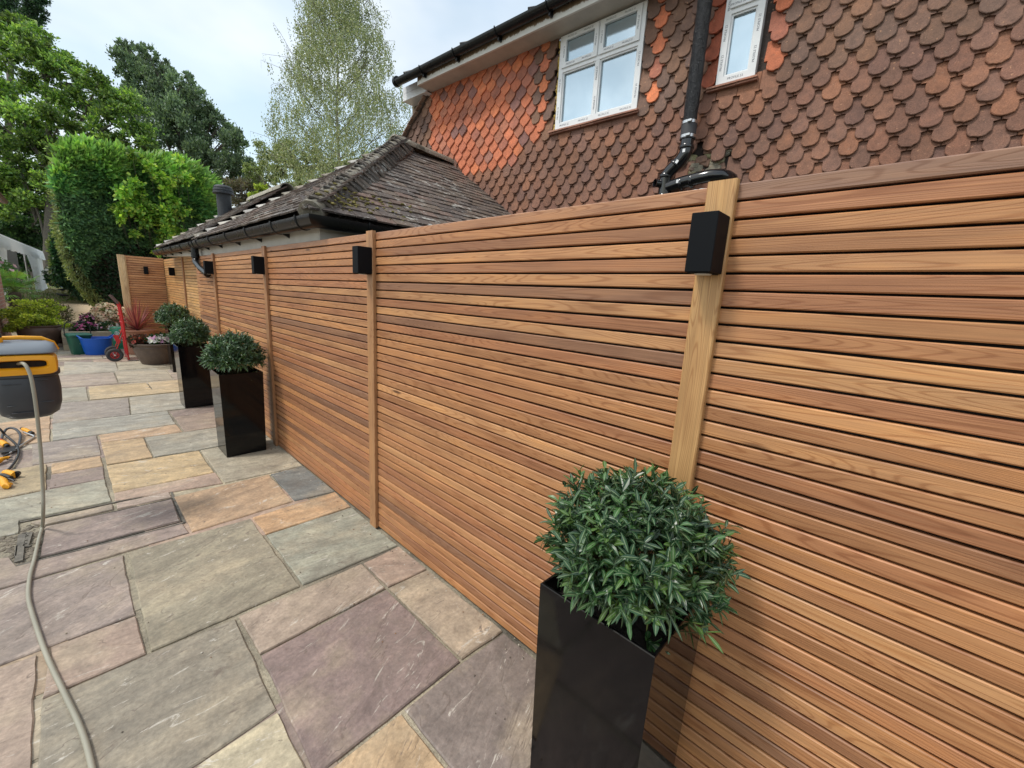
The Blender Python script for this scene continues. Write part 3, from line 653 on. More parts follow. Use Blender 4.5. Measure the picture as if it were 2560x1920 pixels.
# ================================================================== main house
KH = -.05; DH = 4.1
def HW(px, py, D=DH):
    r = ray(px, py); return Vector(O3+r*(D/(r[0]-KH*r[1])))
HN = Vector((-1, KH, 0)).normalized()     # outwards
def HP(y, z, off=0.): return Vector((DH+KH*y, y, z))+HN*off
hs = thing('tiled_house', 'big house with red brown scalloped tile hanging above the fence', 'house', (4.1, 2, 0))
r3 = lambda x, y: (950+x/2.304, y/2.304)
def hw2(x, y): p = HW(*r3(x, y)); return (p.y, p.z)
wl = hw2(290, 530)
SOF = 4.285
wallpoly = [(-4.5, 0), (8.6, 0), (8.6, 1.9), (6.17+.55, 3.20), wl, (wl[0]-.02, SOF), (-4.5, SOF)]
mb = MB(); mb.prism(wallpoly, lambda a, b, d: HP(a, b, d), -.30, -.046, col=(.06, .045, .04))
mb.build('wall', M['tile'], hs)
W1 = (hw2(1480, 625)[0], hw2(1010, 750)[0], hw2(1010, 750)[1], SOF-.012)
wl2 = HW(1789.7, 214); wr2 = HW(1887, 190)
W2 = (wr2.y, wl2.y, (wl2.z+wr2.z)/2, SOF-.012)
hole = [((HW(px, py)).y, HW(px, py).z) for px, py in [(1732, 378), (1757, 373), (1778, 380), (1782, 400), (1800, 395), (1815, 405), (1826, 428), (1822, 452), (1790, 462), (1720, 462), (1706, 440), (1712, 405)]]
orange = [hw2(*p) for p in [(295, 560), (560, 430), (760, 345), (860, 285), (920, 300), (895, 420), (875, 600), (862, 720), (905, 850), (830, 870), (800, 950), (700, 985), (480, 1010), (400, 940), (295, 890)]]
BR = [(.185, .105, .072), (.175, .10, .072), (.20, .11, .073), (.18, .102, .075), (.16, .098, .075), (.205, .112, .072), (.17, .098, .07), (.225, .118, .073), (.165, .10, .075), (.185, .10, .068), (.17, .102, .078), (.15, .092, .074)]
OR = [(.57, .175, .085), (.51, .16, .085), (.60, .19, .085), (.42, .16, .095), (.38, .14, .09), (.54, .17, .085)]
def club():
    r = .058; pts = []
    for k in range(11):
        a = math.pi+math.pi*k/10; pts.append((r*math.cos(a), (.052+r*math.copysign(abs(math.sin(a))**.85, math.sin(a))*.92)))
    return pts[:1][:0]+[(-.0815, .086), (-.056, .083)]+pts+[(.056, .083), (.0815, .086)]
def ogive():
    half = [(0, -.006), (.012, .006), (.026, .020), (.044, .032), (.060, .048), (.074, .070), (.0805, .095)]
    return [(-x, y) for x, y in reversed(half)]+half[1:]
CL = club(); OG = ogive()
def hang(mb, y, z, prof, col, gauge=.102, edge=None):
    th = .020; tilt = random.uniform(-.03, .03); dz = random.uniform(-.003, .003); dy = random.uniform(-.002, .002); lift = random.uniform(-.002, .003)
    jit = [(a*(1+random.uniform(-.03, .02)), b+random.uniform(-.0035, .0035)) for a, b in prof]
    poly = [(-a*1.0, b) for a, b in jit][::-1]        # +y is to the left in the picture: symmetric anyway
    poly = poly+[(poly[-1][0], .235), (poly[0][0], .235)]
    def P(a, b, d):
        aa = a*math.cos(tilt)-b*math.sin(tilt); off = .018+lift+d-b*.17
        return HP(y+dy+aa, z+dz+b, off)
    n = len(poly); outer = [P(a, b, 0) for a, b in poly]; inner = [P(a, b, -th) for a, b in poly]
    cx = sum(a for a, b in poly[:-2])/max(1, n-2); rim = [P(a*.93, b+(.004 if b < .07 else 0), .0035) for a, b in poly]
    mb.add(rim+outer+inner, [tuple(range(n))[::-1]]+[(i, (i+1) % n, n+(i+1) % n, n+i) for i in range(n)]+[(n+i, n+(i+1) % n, 2*n+(i+1) % n, 2*n+i) for i in range(n)], col=col, rnd=random.random())
mb = MB(); gauge = .102; wd = .165
i = 0; z = 1.55
while z < SOF-.02:
    y = -3.3+(i % 2)*wd/2; row_or = (i % 2 == 0)
    while y < 7.2:
        ctr = (y, z+.06); ok = inpoly(*ctr, wallpoly) and z > 1.5
        for W in (W1, W2):
            if W[0]-.055 < y < W[1]+.06 and z+.05 > W[2]-.055: ok = False
        if inpoly(y, z+.04, hole) or inpoly(y, z+.09, hole): ok = False
        if y > 5.4 and z+.23 > wl[1]+.02-(y-wl[0])*(wl[1]-3.75)/.67+.10: ok = False
        if ok:
            if inpoly(y, z+.03, orange): c = random.choice(OR) if random.random() < .86 else random.choice([(.25, .12, .10), (.33, .15, .11)]); pf = OG
            else:
                pf = CL; c = random.choice(BR); c = tuple(v*(1.06+.12*max(0, min(1, (2-y)/3))) for v in c)
                if z < 3.2: c = tuple(v*u for v, u in zip(c, (1.18, 1.02, .96)))
                for W in (W1, W2):
                    nearr = W[0]-.235 < y <= W[0]-.03; nearl = (W is W1) and W[1]+.03 <= y < W[1]+.33
                    if z > W[2]-.14 and (nearr or nearl) and row_or: c = random.choice(OR)
                if W2[1]+.03 <= y < W2[1]+.16 and z > W2[2]-.05 and row_or: c = (.40, .11, .06)
            f = random.uniform(.88, 1.12); hang(mb, y, z, pf, tuple(v*f for v in c))
        y += wd
    z += gauge; i += 1
mb.build('hanging_tiles', M['tile'], hs)
# broken patch of masonry and a black plate standing for the shaded hole in it
mb = MB(); hy_ = [p[0] for p in hole]; hz_ = [p[1] for p in hole]
for k in range(60):
    y = random.uniform(min(hy_), max(hy_)); z = random.uniform(min(hz_)-.02, max(hz_))
    if y < 1.42 and z > 2.6: continue
    s = random.uniform(.025, .055); c = random.choice([(.34, .31, .17), (.28, .25, .19), (.30, .18, .13), (.38, .34, .22), (.2, .15, .12)])
    fr_ = Matrix.Translation(HP(y, z, -.035+random.uniform(-.01, .006)))@Matrix.Rotation(random.uniform(-.5, .5), 4, 'X')
    mb.cbox((-.02, -s, -s*.6), (.02, s, s*.6), c=.008, fr=fr_, col=c, rnd=random.random())
mb.build('broken_masonry', M['tile'], hs)
mb = MB(); p0 = HP(1.37, 2.66, -.044)
mb.prism([(-.08, -.11), (.07, -.12), (.10, .0), (.04, .07), (-.03, .11), (-.075, .03)], lambda a, b, d: p0+Vector((KH*a, a, b))+HN*d, -.001, .014); mb.build('wall_opening_dark', M['black'], hs)
# eaves
mb = MB(); 
def hbox(mb, y0, y1, z0, z1, o0, o1, c=.002, **k):
    mb.prism([(y0, z0), (y1, z0), (y1, z1), (y0, z1)], lambda a, b, d: HP(a, b, d), o0, o1, **k)
mb2 = MB()
hbox(mb2, -4.5, 5.47, SOF, SOF+.012, -.04, .235)
mb2.build('soffit', M['white'], hs)
M['peel'] = None
t = NT('peeling_fascia'); p = t.pos(); x, y, z = t.xyz(p)
n = t.noise(t.comb(x, t.math('MULTIPLY', y, 1.), t.math('MULTIPLY', z, .35)), 16, 6, .72); hgt = t.math('MULTIPLY', t.math('SUBTRACT', z, SOF+.035), 9.)
m_ = t.ramp(t.math('ADD', n, hgt), [(.52, 0.), (.62, 1.)])
t.base(t.mix(m_, (.68, .66, .62), t.mix(t.noise(p, 25, 4), (.10, .07, .045), (.26, .17, .10)))); t.rough(.7); t.bump(n, .6, .006); M['peel'] = t.m
mb = MB(); hbox(mb, -4.5, 5.45, SOF-.008, SOF+.165, .2355, .26); mb.build('fascia_board', M['peel'], hs)
M['plasticwhite'] = plain('white_cladding', (.74, .75, .77), .35, var=.05)
mb = MB()
for a, b in ((4.27, 4.352), (4.355, 4.44)): hbox(mb, 5.455, 5.99, a, b, .085, .105)
hbox(mb, 5.455, 6.0, 4.255, 4.267, -.2, .115); hbox(mb, 5.985, 6.005, 4.267, 4.44, -.2, .104); mb.build('end_cladding', M['plasticwhite'], hs)
mb = MB(); hbox(mb, 5.2, 6.02, 3.2, 4.27, -.26, -.10, col=(.12, .08, .06))
for i in range(11):
    for j in range(6):
        y = 5.3+j*.165-(i % 2)*.08; z = 3.25+i*.102
        if y > 6.0 : continue
        hbox(mb, y, min(y+.163, 6.03), z, z+.11, -.098, -.078, col=tuple(v*random.uniform(.8, 1.2) for v in random.choice(BR)), rnd=random.random())
mb.build('rear_wall', M['tile'], hs)
mb = MB(); dv = Vector((0, 6.17-wl[0], 3.75-wl[1])); Lv = dv.length; dv.normalize()
for i in range(13):
    s = .02+i*.115; y = wl[0]+dv.y*s; z = wl[1]+dv.z*s-.02; c = random.choice([(.30, .2, .15), (.22, .14, .10), (.36, .26, .2)])
    fr_ = Matrix.Translation(HP(y+.03, z, .0))@Matrix.Rotation(math.atan2(dv.z, dv.y)+.16, 4, 'X')
    mb.cbox((-.075, -.085, -.008), (.20, .075, .008), c=.003, fr=fr_, col=c, rnd=random.random())
for i in range(12):
    s = .05+i*.115; y = wl[0]+dv.y*s; z = wl[1]+dv.z*s
    fr_ = Matrix.Translation(HP(y+.03, z-.035, .0))@Matrix.Rotation(math.atan2(dv.z, dv.y), 4, 'X'); mb.cbox((-.03, -.05, -.012), (.2, .05, .012), c=.003, fr=fr_, col=(.10, .07, .055), rnd=random.random())
mb.build('verge_tiles', M['tile'], hs)
mb = MB()
ga = HP(-4.5, 4.425, .315); gb_ = HP(5.86, 4.405, .315)
half_gutter(mb, [gb_, ga], r=.062, deep=1.0)
mb.tube([gb_+Vector((0, .01, -.004)), gb_+Vector((0, -.035, -.004))], .066, seg=18)
dg = (ga-gb_).normalized()
for yy in (5.25, 4.6, 3.9, 3.2, 2.4):
    c = gb_+dg*(5.86-yy); sd_ = Vector((1, 0, 0))
    mb.tube([c+Vector((.066*math.cos(a), 0, .066*math.sin(a))) for a in np.linspace(math.pi*.95, 2*math.pi*1.03, 12)], .008, seg=6)
    mb.cbox((.0, -.012, -.10), (.05, .012, -.03), c=.003, fr=Matrix.Translation(c+Vector((0, 0, .0))))
mb.build('gutter', M['gutter'], hs)
mb = MB()
mb.prism([(0, 0), (3.2, 1.9), (3.2, 1.84), (0, -.06)], lambda a, b, d: Vector((DH+KH*d-.30+a, d, 4.47+b)), -4.5, 5.95, col=(.13, .09, .075))
for i in range(4):
    c = HP(5.6-i*1.05-(.1 if i else 0), 4.47, .27); mb.cbox((-.05, -.09, -.015), (.25, .09, .015), c=.004, fr=Matrix.Translation(c)@Matrix.Rotation(math.radians(-30), 4, 'Y')@Matrix.Rotation(.25, 4, 'X'), col=(.06, .06, .065), rnd=.3)
mb.build('roof', M['rtile'], hs)
# windows
def glass_mat():
    t = NT('obscured_glass'); p = t.pos(); n = t.noise(p, 2.2, 3); f = t.noise(p, 160, 2)
    t.base(t.mix(t.ramp(n, [(.35, 0.), (.7, 1.)]), (.48, .60, .68), (.62, .73, .80))); t.rough(.07); t.b.inputs['Metallic'].default_value = .7; t.bump(f, .12, .001)
    t.b.inputs['Coat Weight'].default_value = .6; t.b.inputs['Coat Roughness'].default_value = .05
    return t.m
M['glass'] = glass_mat(); M['foam'] = plain('yellow_expanding_foam', (.52, .36, .09), .8, var=.4, scale=15, bump=1)
M['sill'] = tile_mat('clay_sill', (.5, .45, .38), .6, False, .4); M['rubber'] = plain('grey_gasket', (.05, .05, .055), .6)
tv, tf = text_mesh('PROFILE 22', .026)
def letter(mb, y, z, ang, off, s=1.):
    ca, sa = math.cos(ang), math.sin(ang)
    # picture right is -y
    mb.add([HP(y-(v.x*ca-v.y*sa)*s, z+(v.x*sa+v.y*ca)*s, off) for v in tv], tf)
def window(root_parent, y0, y1, z0, z1, zt, mull=None, top=True):
    fw = .052; O = .012
    mb = MB()
    def rect(a0, a1, b0, b1, o0, o1): hbox(mb, a0, a1, b0, b1, o0, o1)
    rect(y0, y1, z0, z0+fw, -.05, O); rect(y0, y1, z1-.03, z1, -.05, O); rect(y0, y0+fw, z0+fw, z1-.03, -.05, O); rect(y1-fw, y1, z0+fw, z1-.03, -.05, O)
    rect(y0+fw, y1-fw, zt-.024, zt+.024, -.05, O-.001)
    if mull: rect(mull-.022, mull+.022, z0+fw, zt-.024, -.05, O-.002); rect(mull-.03, mull+.03, zt+.024, z1-.03, -.05, O-.002)
    w_ = mb.build('window', M['upvc'], root_parent); w_.name = 'window'
    spans = [(y0+fw, (mull or y1-fw+.022)-.022), (mull+.022, y1-fw)] if mull else [(y0+fw, y1-fw)]
    mb = MB()
    for a, b in spans:                                     # lower fixed lights: glazing bead
        for q in ((a, b, z0+fw, z0+fw+.014), (a, b, zt-.038, zt-.024), (a, a+.014, z0+fw+.014, zt-.038), (b-.014, b, z0+fw+.014, zt-.038)):
            hbox(mb, q[0], q[1], q[2], q[3], -.02, -.001)
    bd = mb.build('glazing_bead', M['upvc'], w_)
    for a, b in spans:                                     # opening fanlights
        mb = MB(); e = .0; s = .046; za, zb = zt+.012, z1-.012; a2 = a-.012; b2 = b+.012
        for q in ((a2, b2, za, za+s), (a2, b2, zb-s, zb), (a2, a2+s, za+s, zb-s), (b2-s, b2, za+s, zb-s)): hbox(mb, q[0], q[1], q[2], q[3], -.0, .026)
        sh = mb.build('sash', M['upvc'], w_)
        mb = MB()
        for tt in (a2+(b2-a2)*.28, a2+(b2-a2)*.74): letter(mb, tt, za+s*.5, math.pi*0+(0 if mull else 0), .0268, .85); letter(mb, tt, zb-s*.5, 0, .0268, .85)
        letter(mb, a2+s*.5, (za+zb)/2, math.pi/2, .0268, .85); letter(mb, b2-s*.5, (za+zb)/2, math.pi/2, .0268, .85); mb.build('lettering', M['ink'], w_)
        mb = MB(); hbox(mb, a2+s, b2-s, za+s, zb-s, -.012, -.006); mb.build('pane', M['glass'], w_)
    for a, b in spans:
        mb = MB(); hbox(mb, a+.012, b-.012, z0+fw+.012, zt-.036, -.03, -.024); mb.build('pane', M['glass'], w_)
    mb = MB()
    zz = z0+.22
    n = 2 if mull else 3
    for k in range(n):
        for yy in ((y0+fw*.5, y1-fw*.5, mull) if mull else (y0+fw*.5, y1-fw*.5)): letter(mb, yy, z0+.16+k*(.27 if mull else .22), math.pi/2, O+.0006, .95)
    for k in range(4 if mull else 1): letter(mb, y0+(y1-y0)*(k+.5)/(4 if mull else 1), z0+fw*.5, 0, O+.0006, .95)
    mb.build('lettering', M['ink'], w_)
    return w_
zt1 = (HW(1402, 178).z+HW(1606, 104.5).z)/2
w1 = window(hs, W1[0], W1[1], W1[2], W1[3], zt1, mull=(W1[0]+W1[1])/2)
zt2 = (HW(1814, 34).z+HW(1905, 2).z)/2
w2 = window(hs, W2[0], W2[1], W2[2], W2[3], zt2)
mb = MB()
for k in range(120):
    z = random.uniform(W1[2]-.02, W1[3]-.03); y = W1[1]+random.uniform(.006, .026)
    bm = bmesh.new(); bmesh.ops.create_icosphere(bm, subdivisions=1, radius=random.uniform(.009, .020)); q = HP(y, z, random.uniform(-.03, -.004))
    for v in bm.verts: v.co = v.co*Vector((1, .7, 1.5)).length*0+Vector((v.co.x, v.co.y*.8, v.co.z*1.5))+q
    mb.bm(bm, sm=True)
for k in range(50):
    W = random.choice([W1, W1, W2]); y = random.uniform(W[0], W[1]); bm = bmesh.new(); bmesh.ops.create_icosphere(bm, subdivisions=1, radius=random.uniform(.004, .008)); q = HP(y, W[2]-.007, random.uniform(-.004, .012))
    for v in bm.verts: v.co = Vector((v.co.x, v.co.y*2, v.co.z))+q
    mb.bm(bm, sm=True)
tag(mb.build('expanding_foam', M['foam'], w1), kind='stuff')
for W, wo in ((W1, w1), (W2, w2)):
    mb = MB(); y = W[0]-.03
    while y < W[1]+.05:
        y2 = min(y+.16, W[1]+.065)
        for q, (zz, oo) in enumerate(((W[2]-.031, .050), (W[2]-.047, .036))):
            hbox(mb, y+.001+q*.001, y2-.001, zz, zz+.0145, -.04, oo+random.uniform(-.003, .003), col=(.42, .21, .15) if q == 0 else (.36, .17, .12), rnd=random.random())
        y = y2
    mb.build('sill', M['sill'], wo)
mb = MB(); hbox(mb, W2[1]+.006, W2[1]+.03, W2[2], W2[3], -.045, -.02); hbox(mb, W1[0]-.012, W1[0]-.004, W1[2], W1[3], -.045, -.02); mb.build('jamb_gap', M['black'], hs)
# soil pipe
sp = thing('soil_pipe', 'thick black soil pipe with glossy elbow joints running down the tiled wall', 'soil pipe', (3.87, 1.75, 2.2))
pyy = 1.705; px_ = 3.865
mb = MB(); mb.tube([(px_, pyy, z) for z in np.linspace(3.075, 4.5, 40)], [.0575+.0015*math.sin(k*2.1)+.001*math.sin(k*5.3) for k in range(40)], seg=24)
t = NT('charred_pipe_wrap'); p = t.pos(); x, y, z = t.xyz(p); n = t.noise(t.comb(x, y, t.math('MULTIPLY', z, 2.2)), 42, 5, .7, 1.); t.base(t.mix(t.ramp(n, [(.58, 0.), (.70, 1.)]), (.008, .011, .016), (.20, .21, .22))); t.rough(.38); t.bump(n, 1., .03)
mb.build('upper_pipe', t.m, sp)
mb = MB(); mb.tube([(px_, pyy, 3.085), (px_, pyy, 2.945)], .064, seg=28); mb.build('rubber_coupling', M['rubber'], sp)
for z in (3.075, 2.965):
    mb = MB(); mb.tube([(px_, pyy, z+.011), (px_, pyy, z-.011)], .0665, seg=28); mb.cbox((-.012, -.018, -.010), (.008, .018, .010), c=.002, fr=Matrix.Translation((px_-.062, pyy-.028, z))); mb.build('clamp', M['steel'], sp)
def collar(mb, p, d, r=.064, l=.016):
    p = Vector(p); d = Vector(d).normalized(); mb.tube([p-d*l, p-d*l*.5, p+d*l*.5, p+d*l], [r-.004, r, r, r-.004], seg=28)
mb = MB(); yb = 1.862; xb = 3.87
pth = [(px_, pyy, 2.95), (px_, pyy, 2.855), (px_, pyy+.008, 2.825), (px_, pyy+.035, 2.785), (px_, yb-.04, 2.72), (px_, yb-.010, 2.685), (xb, yb, 2.65), (xb, yb, 2.30)]
mb.tube(pth, .055, seg=28); collar(mb, (px_, pyy, 2.885), (0, 0, 1)); collar(mb, (px_, (pyy+yb)/2-.005, 2.76), (0, 1, -1.1), .060, .010); collar(mb, (xb, yb, 2.672), (0, 0, 1)); collar(mb, (xb, yb, 2.50), (0, 0, 1), .068, .014); collar(mb, (xb, yb, 2.805-.0), (0, 0, 1), .001)
mb.build('elbow_pipe', M['pipe'], sp)
mb = MB(); br = [(xb, yb-.03, 2.575), (xb-.005, yb-.16, 2.60), (xb-.01, yb-.30, 2.612), (xb-.008, yb-.40, 2.618), (xb+.02, yb-.47, 2.618), (xb+.08, yb-.505, 2.615), (xb+.2, yb-.52, 2.61)]
mb.tube(br, .052, seg=28); 
for k, l in ((.34, .012), (.58, .014)):
    a = Vector(br[0]); b = Vector(br[3]); collar(mb, a+(b-a)*k, b-a, .060, l)
mb.build('branch_pipe', M['pipe'], sp)
mb = MB(); st = Vector((-.55, .35, .0)).normalized(); c0 = Vector((xb-.03, yb+.035, 2.61))
mb.lathe([(.028, -.04), (.034, -.04), (.034, .045), (.039, .047), (.039, .055), (.031, .055), (.029, .05), (.028, 0), (0, 0)], c0, seg=20, fn=lambda p: st*p.z+st.cross(Vector((0, 0, 1)))*p.x+Vector((0, 0, 1))*p.y); mb.build('open_stub', M['pipe'], sp)
mb = MB()
for q, dn in (((px_-.0555, pyy-.005, 2.845), 0), ((px_-.0555, pyy+.045, 2.765), 1), ((xb-.06, yb-.14, 2.60), 0)):
    mb.cbox((-.0012, -.012, -.014), (.0, .012, .014), c=.0005, fr=Matrix.Translation(q)@Matrix.Rotation(.6*dn, 4, 'X'))
mb.build('sticker', M['upvc'], sp)
mb = MB(); 
for k in range(3):
    bm = bmesh.new(); bmesh.ops.create_icosphere(bm, subdivisions=2, radius=.045)
    for v in bm.verts: v.co = Vector((v.co.x*.5, v.co.y*1.1, v.co.z*.6))*(1+.5*noise.noise(v.co*40+Vector((k, 0, 0))))+Vector((xb, yb-.21-.07*k, 2.50))
    mb.bm(bm, sm=False)
tag(mb.build('plastic_bag', M['upvc'], None), 'crumpled white plastic scrap under the black branch pipe on top of the fence', 'plastic scrap')
# ================================================================== planters and clipped shrubs
M['yellow'] = plain('yellow_plastic', (.80, .36, .012), .38, var=.06); M['dgrey'] = plain('dark_grey_plastic', (.038, .042, .050), .42, var=.12, bump=.1)
M['lgrey'] = plain('blue_grey_plastic', (.17, .195, .225), .45, var=.08); M['blackpl'] = plain('black_plastic', (.012, .012, .014), .4)
pl = thing('planter', 'nearest tall glossy black square planter in the right foreground', 'planter', (.976, .446, 0), 0, 'tall black planters along the fence')
def planter(r):
    mb = MB(); H_ = .742; a, b, t_ = .155, .166, .008
    def ring(h, s): return [(-s, -s, h), (s, -s, h), (s, s, h), (-s, s, h)]
    vs = ring(.002, a)+ring(H_-.002, b)+ring(H_, b-.002)+ring(H_, b-t_)+ring(.60, b-t_-.006)
    fs = [(3, 2, 1, 0)]
    for k in range(4):
        for i in range(4): fs.append((k*4+i, k*4+(i+1) % 4, k*4+4+(i+1) % 4, k*4+4+i))
    mb.add(vs, fs); part(mb, 'body', M['planter'], r)
    mb = MB(); n = 14; vs = []
    for i in range(n+1):
        for j in range(n+1): x = (i/n-.5)*2*.155; y = (j/n-.5)*2*.155; vs.append((x, y, .685+.02*noise.noise((x*30, y*30, 0))))
    mb.add(vs, [(i*(n+1)+j, (i+1)*(n+1)+j, (i+1)*(n+1)+j+1, i*(n+1)+j+1) for i in range(n) for j in range(n)]); part(mb, 'soil', M['soil'], r)
planter(pl)
PLP = [(.955, 4.285, 0), (.965, 6.265, 0), (1.20, 8.85, 0)]
for loc, lb in zip(PLP, ['tall glossy black square planter standing on the pale stained slab by the third fence post', 'tall black square planter behind the front one of the far group', 'farthest tall black planter, mostly hidden behind the two others of the far group']):
    copy_thing(pl, loc, 0., label=lb)
def leafy(name, shoots, mat, parent, wcol=(.028, .070, .024)):
    """shoots: list of (pos, axis, nleaves, length, width, colour)"""
    mb = MB()
    for pos, ax, nl, ln, wd, col in shoots:
        ax = ax.normalized(); u = ax.orthogonal().normalized(); v = ax.cross(u); ph = random.random()*6.28
        for k in range(nl):
            a = ph+k*2.4+random.uniform(-.7, .7); out_ = u*math.cos(a)+v*math.sin(a); up = random.uniform(.35, 1.5) if k < nl*.6 else random.uniform(1.2, 3.)
            s = ln*random.uniform(.7, 1.1)*(1 if k < nl*.6 else .7); w_ = wd*random.uniform(.8, 1.15)*(1 if k < nl*.6 else .7)
            d = (out_+ax*up).normalized(); sd_ = d.cross(ax); sd_ = sd_.normalized() if sd_.length > 1e-3 else u; nn = sd_.cross(d)
            sd_ = (sd_+nn*random.uniform(-.5, .5)).normalized(); nn = sd_.cross(d).normalized(); b0 = pos-ax*(k/nl)*.045; droop = random.uniform(-.05, .45)
            vs = []; prof = ((0., .12), (.28, .8), (.6, 1.), (.85, .55), (1., .03))
            for t, ww in prof:
                c = b0+d*s*t-Vector((0, 0, 1))*s*droop*t*t
                for q, lift in ((-1, .30), (-.2, .06), (0, 0), (.2, .06), (1, .30)): vs.append(c+sd_*w_*ww*q+nn*w_*ww*lift)
            f = random.uniform(.75, 1.35); cc = tuple(x*f for x in col)
            if k >= nl*.75: cc = (col[0]*2.2, col[1]*1.9, col[2]*1.1)
            for i in range(4):
                for j in range(4):
                    mb.add([], [], )
            base_ = len(mb.v); mb.v.extend([tuple(p) for p in vs])
            for i in range(4):
                for j in range(4):
                    mb.f.append((base_+i*5+j, base_+i*5+j+1, base_+(i+1)*5+j+1, base_+(i+1)*5+j)); mb.c.append(cc); mb.r.append(.0 if j in (1, 2) else .9); mb.m.append(0); mb.smooth.append(True)
    return part(mb, name, mat, parent)
def stems(mb, shoots, base, r=.003, c=(.10, .09, .04)):
    for s in shoots:
        p = s[0]; m = base*.5+p*.5+Vector((0, 0, -.03)); mb.tube([base*.75+p*.25*Vector((1, 1, 0)).length*0+base*.0+Vector((p.x*.25, p.y*.25, base.z*.75+p.z*.25)) if 0 else base+Vector((p.x*.15, p.y*.15, 0)), m, p], [r*1.6, r*1.2, r*.7], seg=4, cap=False, col=c)
bs = thing('clipped_shrub', 'big rounded dark green shrub with glossy pointed leaves in the nearest planter', 'shrub', (.985, .435, .685), 0, 'rounded leafy shrubs in the tall black planters')
sh = []
for i in range(1250):
    d = Vector((random.gauss(0, 1), random.gauss(0, 1), random.gauss(0, 1))).normalized()
    if d.z < -.5: continue
    R = random.uniform(.35, .9) if i % 3 == 0 else random.uniform(.85, 1.08)
    bump_ = 1+.2*noise.noise(d*2.6)+(random.uniform(.04, .16) if random.random() < .05 else 0)
    p = Vector((d.x*.203, d.y*.213, .185+d.z*(.185 if d.z > 0 else .16)))*1.0; p = Vector((0, 0, .185))+(p-Vector((0, 0, .185)))*R*bump_
    ax = (d*1.0+Vector((0, 0, .9 if d.z > -.1 else .35))+Vector((random.gauss(0, .3), random.gauss(0, .3), random.gauss(0, .2))))
    sh.append((p, ax, random.choice([6, 7, 8, 9]), random.uniform(.034, .050), random.uniform(.0048, .0062), random.choice([(.016, .052, .020), (.022, .066, .024), (.030, .085, .028), (.020, .058, .026), (.045, .115, .030), (.07, .14, .03)])))
for k in range(2):     # drooping sprigs towards the near corner
    a = math.radians(random.uniform(190, 330)); p = Vector((math.cos(a)*.16, math.sin(a)*.16, random.uniform(.02, .10))); sh.append((p, Vector((math.cos(a), math.sin(a), random.uniform(-.3, .5))), 9, .058, .0085, (.03, .10, .028)))
leafy('foliage', sh, M['gloss_leaf'], bs)
mb = MB(); stems(mb, sh[::9], Vector((0, 0, -.01)), .0018); part(mb, 'stems', M['leaf'], bs)
for loc, rz, sc, lb in [((.950, 4.285, .68), 1.3, (.97, .97, 1.04), 'rounded dark green shrub with yellowish side leaves in the front planter of the far group'),
                        ((.955, 6.265, .685), 2.6, (.92, .92, 1.0), 'rounded dark shrub in the far group, right above the bowl of white flowers'),
                        ((1.14, 8.85, .69), 4.1, (1.0, 1.0, 1.12), 'farthest rounded dark shrub, against the yellow-toned fence section')]:
    copy_thing(bs, loc, rz, sc, lb)
# ================================================================== hose reel, hose and fittings
rc = AD(64, 945, 2.36)
hr = thing('hose_reel', 'grey and yellow hose reel box hanging above the patio at the left edge', 'hose reel', rc); hr.scale = (.84, .9, 1.03)
def sup(hw, hd, z, cy=0., n=28, e=2.7, xo=0.):
    o = []
    for k in range(n):
        a = 2*math.pi*k/n; c, s = math.cos(a), math.sin(a); o.append(Vector((xo+hw*math.copysign(abs(c)**(2/e), c), cy+hd*math.copysign(abs(s)**(2/e), s), z)))
    return o
def loft(mb, rings, cap=True, **k):
    n = len(rings[0]); vs = [p for r in rings for p in r]
    fs = [(i*n+j, i*n+(j+1) % n, (i+1)*n+(j+1) % n, (i+1)*n+j) for i in range(len(rings)-1) for j in range(n)]
    if cap: fs += [tuple(range(n-1, -1, -1)), tuple(range((len(rings)-1)*n, len(rings)*n))]
    mb.add(vs, fs, sm=True, **k)
mb = MB(); loft(mb, [sup(.06, .06, -.218), sup(.10, .09, -.212), sup(.135, .115, -.19), sup(.152, .13, -.14), sup(.158, .136, -.06), sup(.155, .134, .0), sup(.150, .13, .015), sup(.164, .14, .022), sup(.165, .14, .045)])
for s, z, w_ in ((-.06, -.012, .05), (.07, .004, .045), (-.05, -.13, .05), (.08, -.12, .045), (-.02, -.17, .07)): mb.cbox((s-w_/1.2, -.1368+abs(z)*.06, z-.002), (s+w_/1.2, -.130+abs(z)*.06, z+.002), c=.0008, col=(0, 0, 0))
part(mb, 'body', M['dgrey'], hr)
mb = MB()
def rrect(hx, hz, z, n=36, e=5): return [Vector((hx*math.copysign(abs(math.cos(2*math.pi*k/n))**(2/e), math.cos(2*math.pi*k/n)), 0, z+hz*math.copysign(abs(math.sin(2*math.pi*k/n))**(2/e), math.sin(2*math.pi*k/n)))) for k in range(n)]
def off(ps, y): return [p+Vector((0, y, 0)) for p in ps]
rg = [off(rrect(.160, .055, .087), .02), off(rrect(.160, .055, .087), -.125), off(rrect(.154, .051, .087), -.143), off(rrect(.122, .026, .090), -.146), off(rrect(.112, .020, .091), -.135), off(rrect(.108, .018, .091), -.06)]
loft(mb, rg, cap=False); part(mb, 'front_panel', M['yellow'], hr)
mb = MB(); mb.prism([(p.x, p.z) for p in rrect(.110, .019, .091)], lambda a, b, d: Vector((a, d, b)), -.10, -.095); part(mb, 'slot_dark_back', M['black'], hr)  # dark plate standing for the shade inside the hose opening
mb = MB(); loft(mb, [sup(.165, .14, .147, 0, e=5), sup(.168, .143, .152, 0, e=5), sup(.164, .138, .166, .002, e=5), sup(.155, .118, .19, .02, e=5), sup(.12, .08, .205, .045, e=5)]); part(mb, 'lid', M['lgrey'], hr)
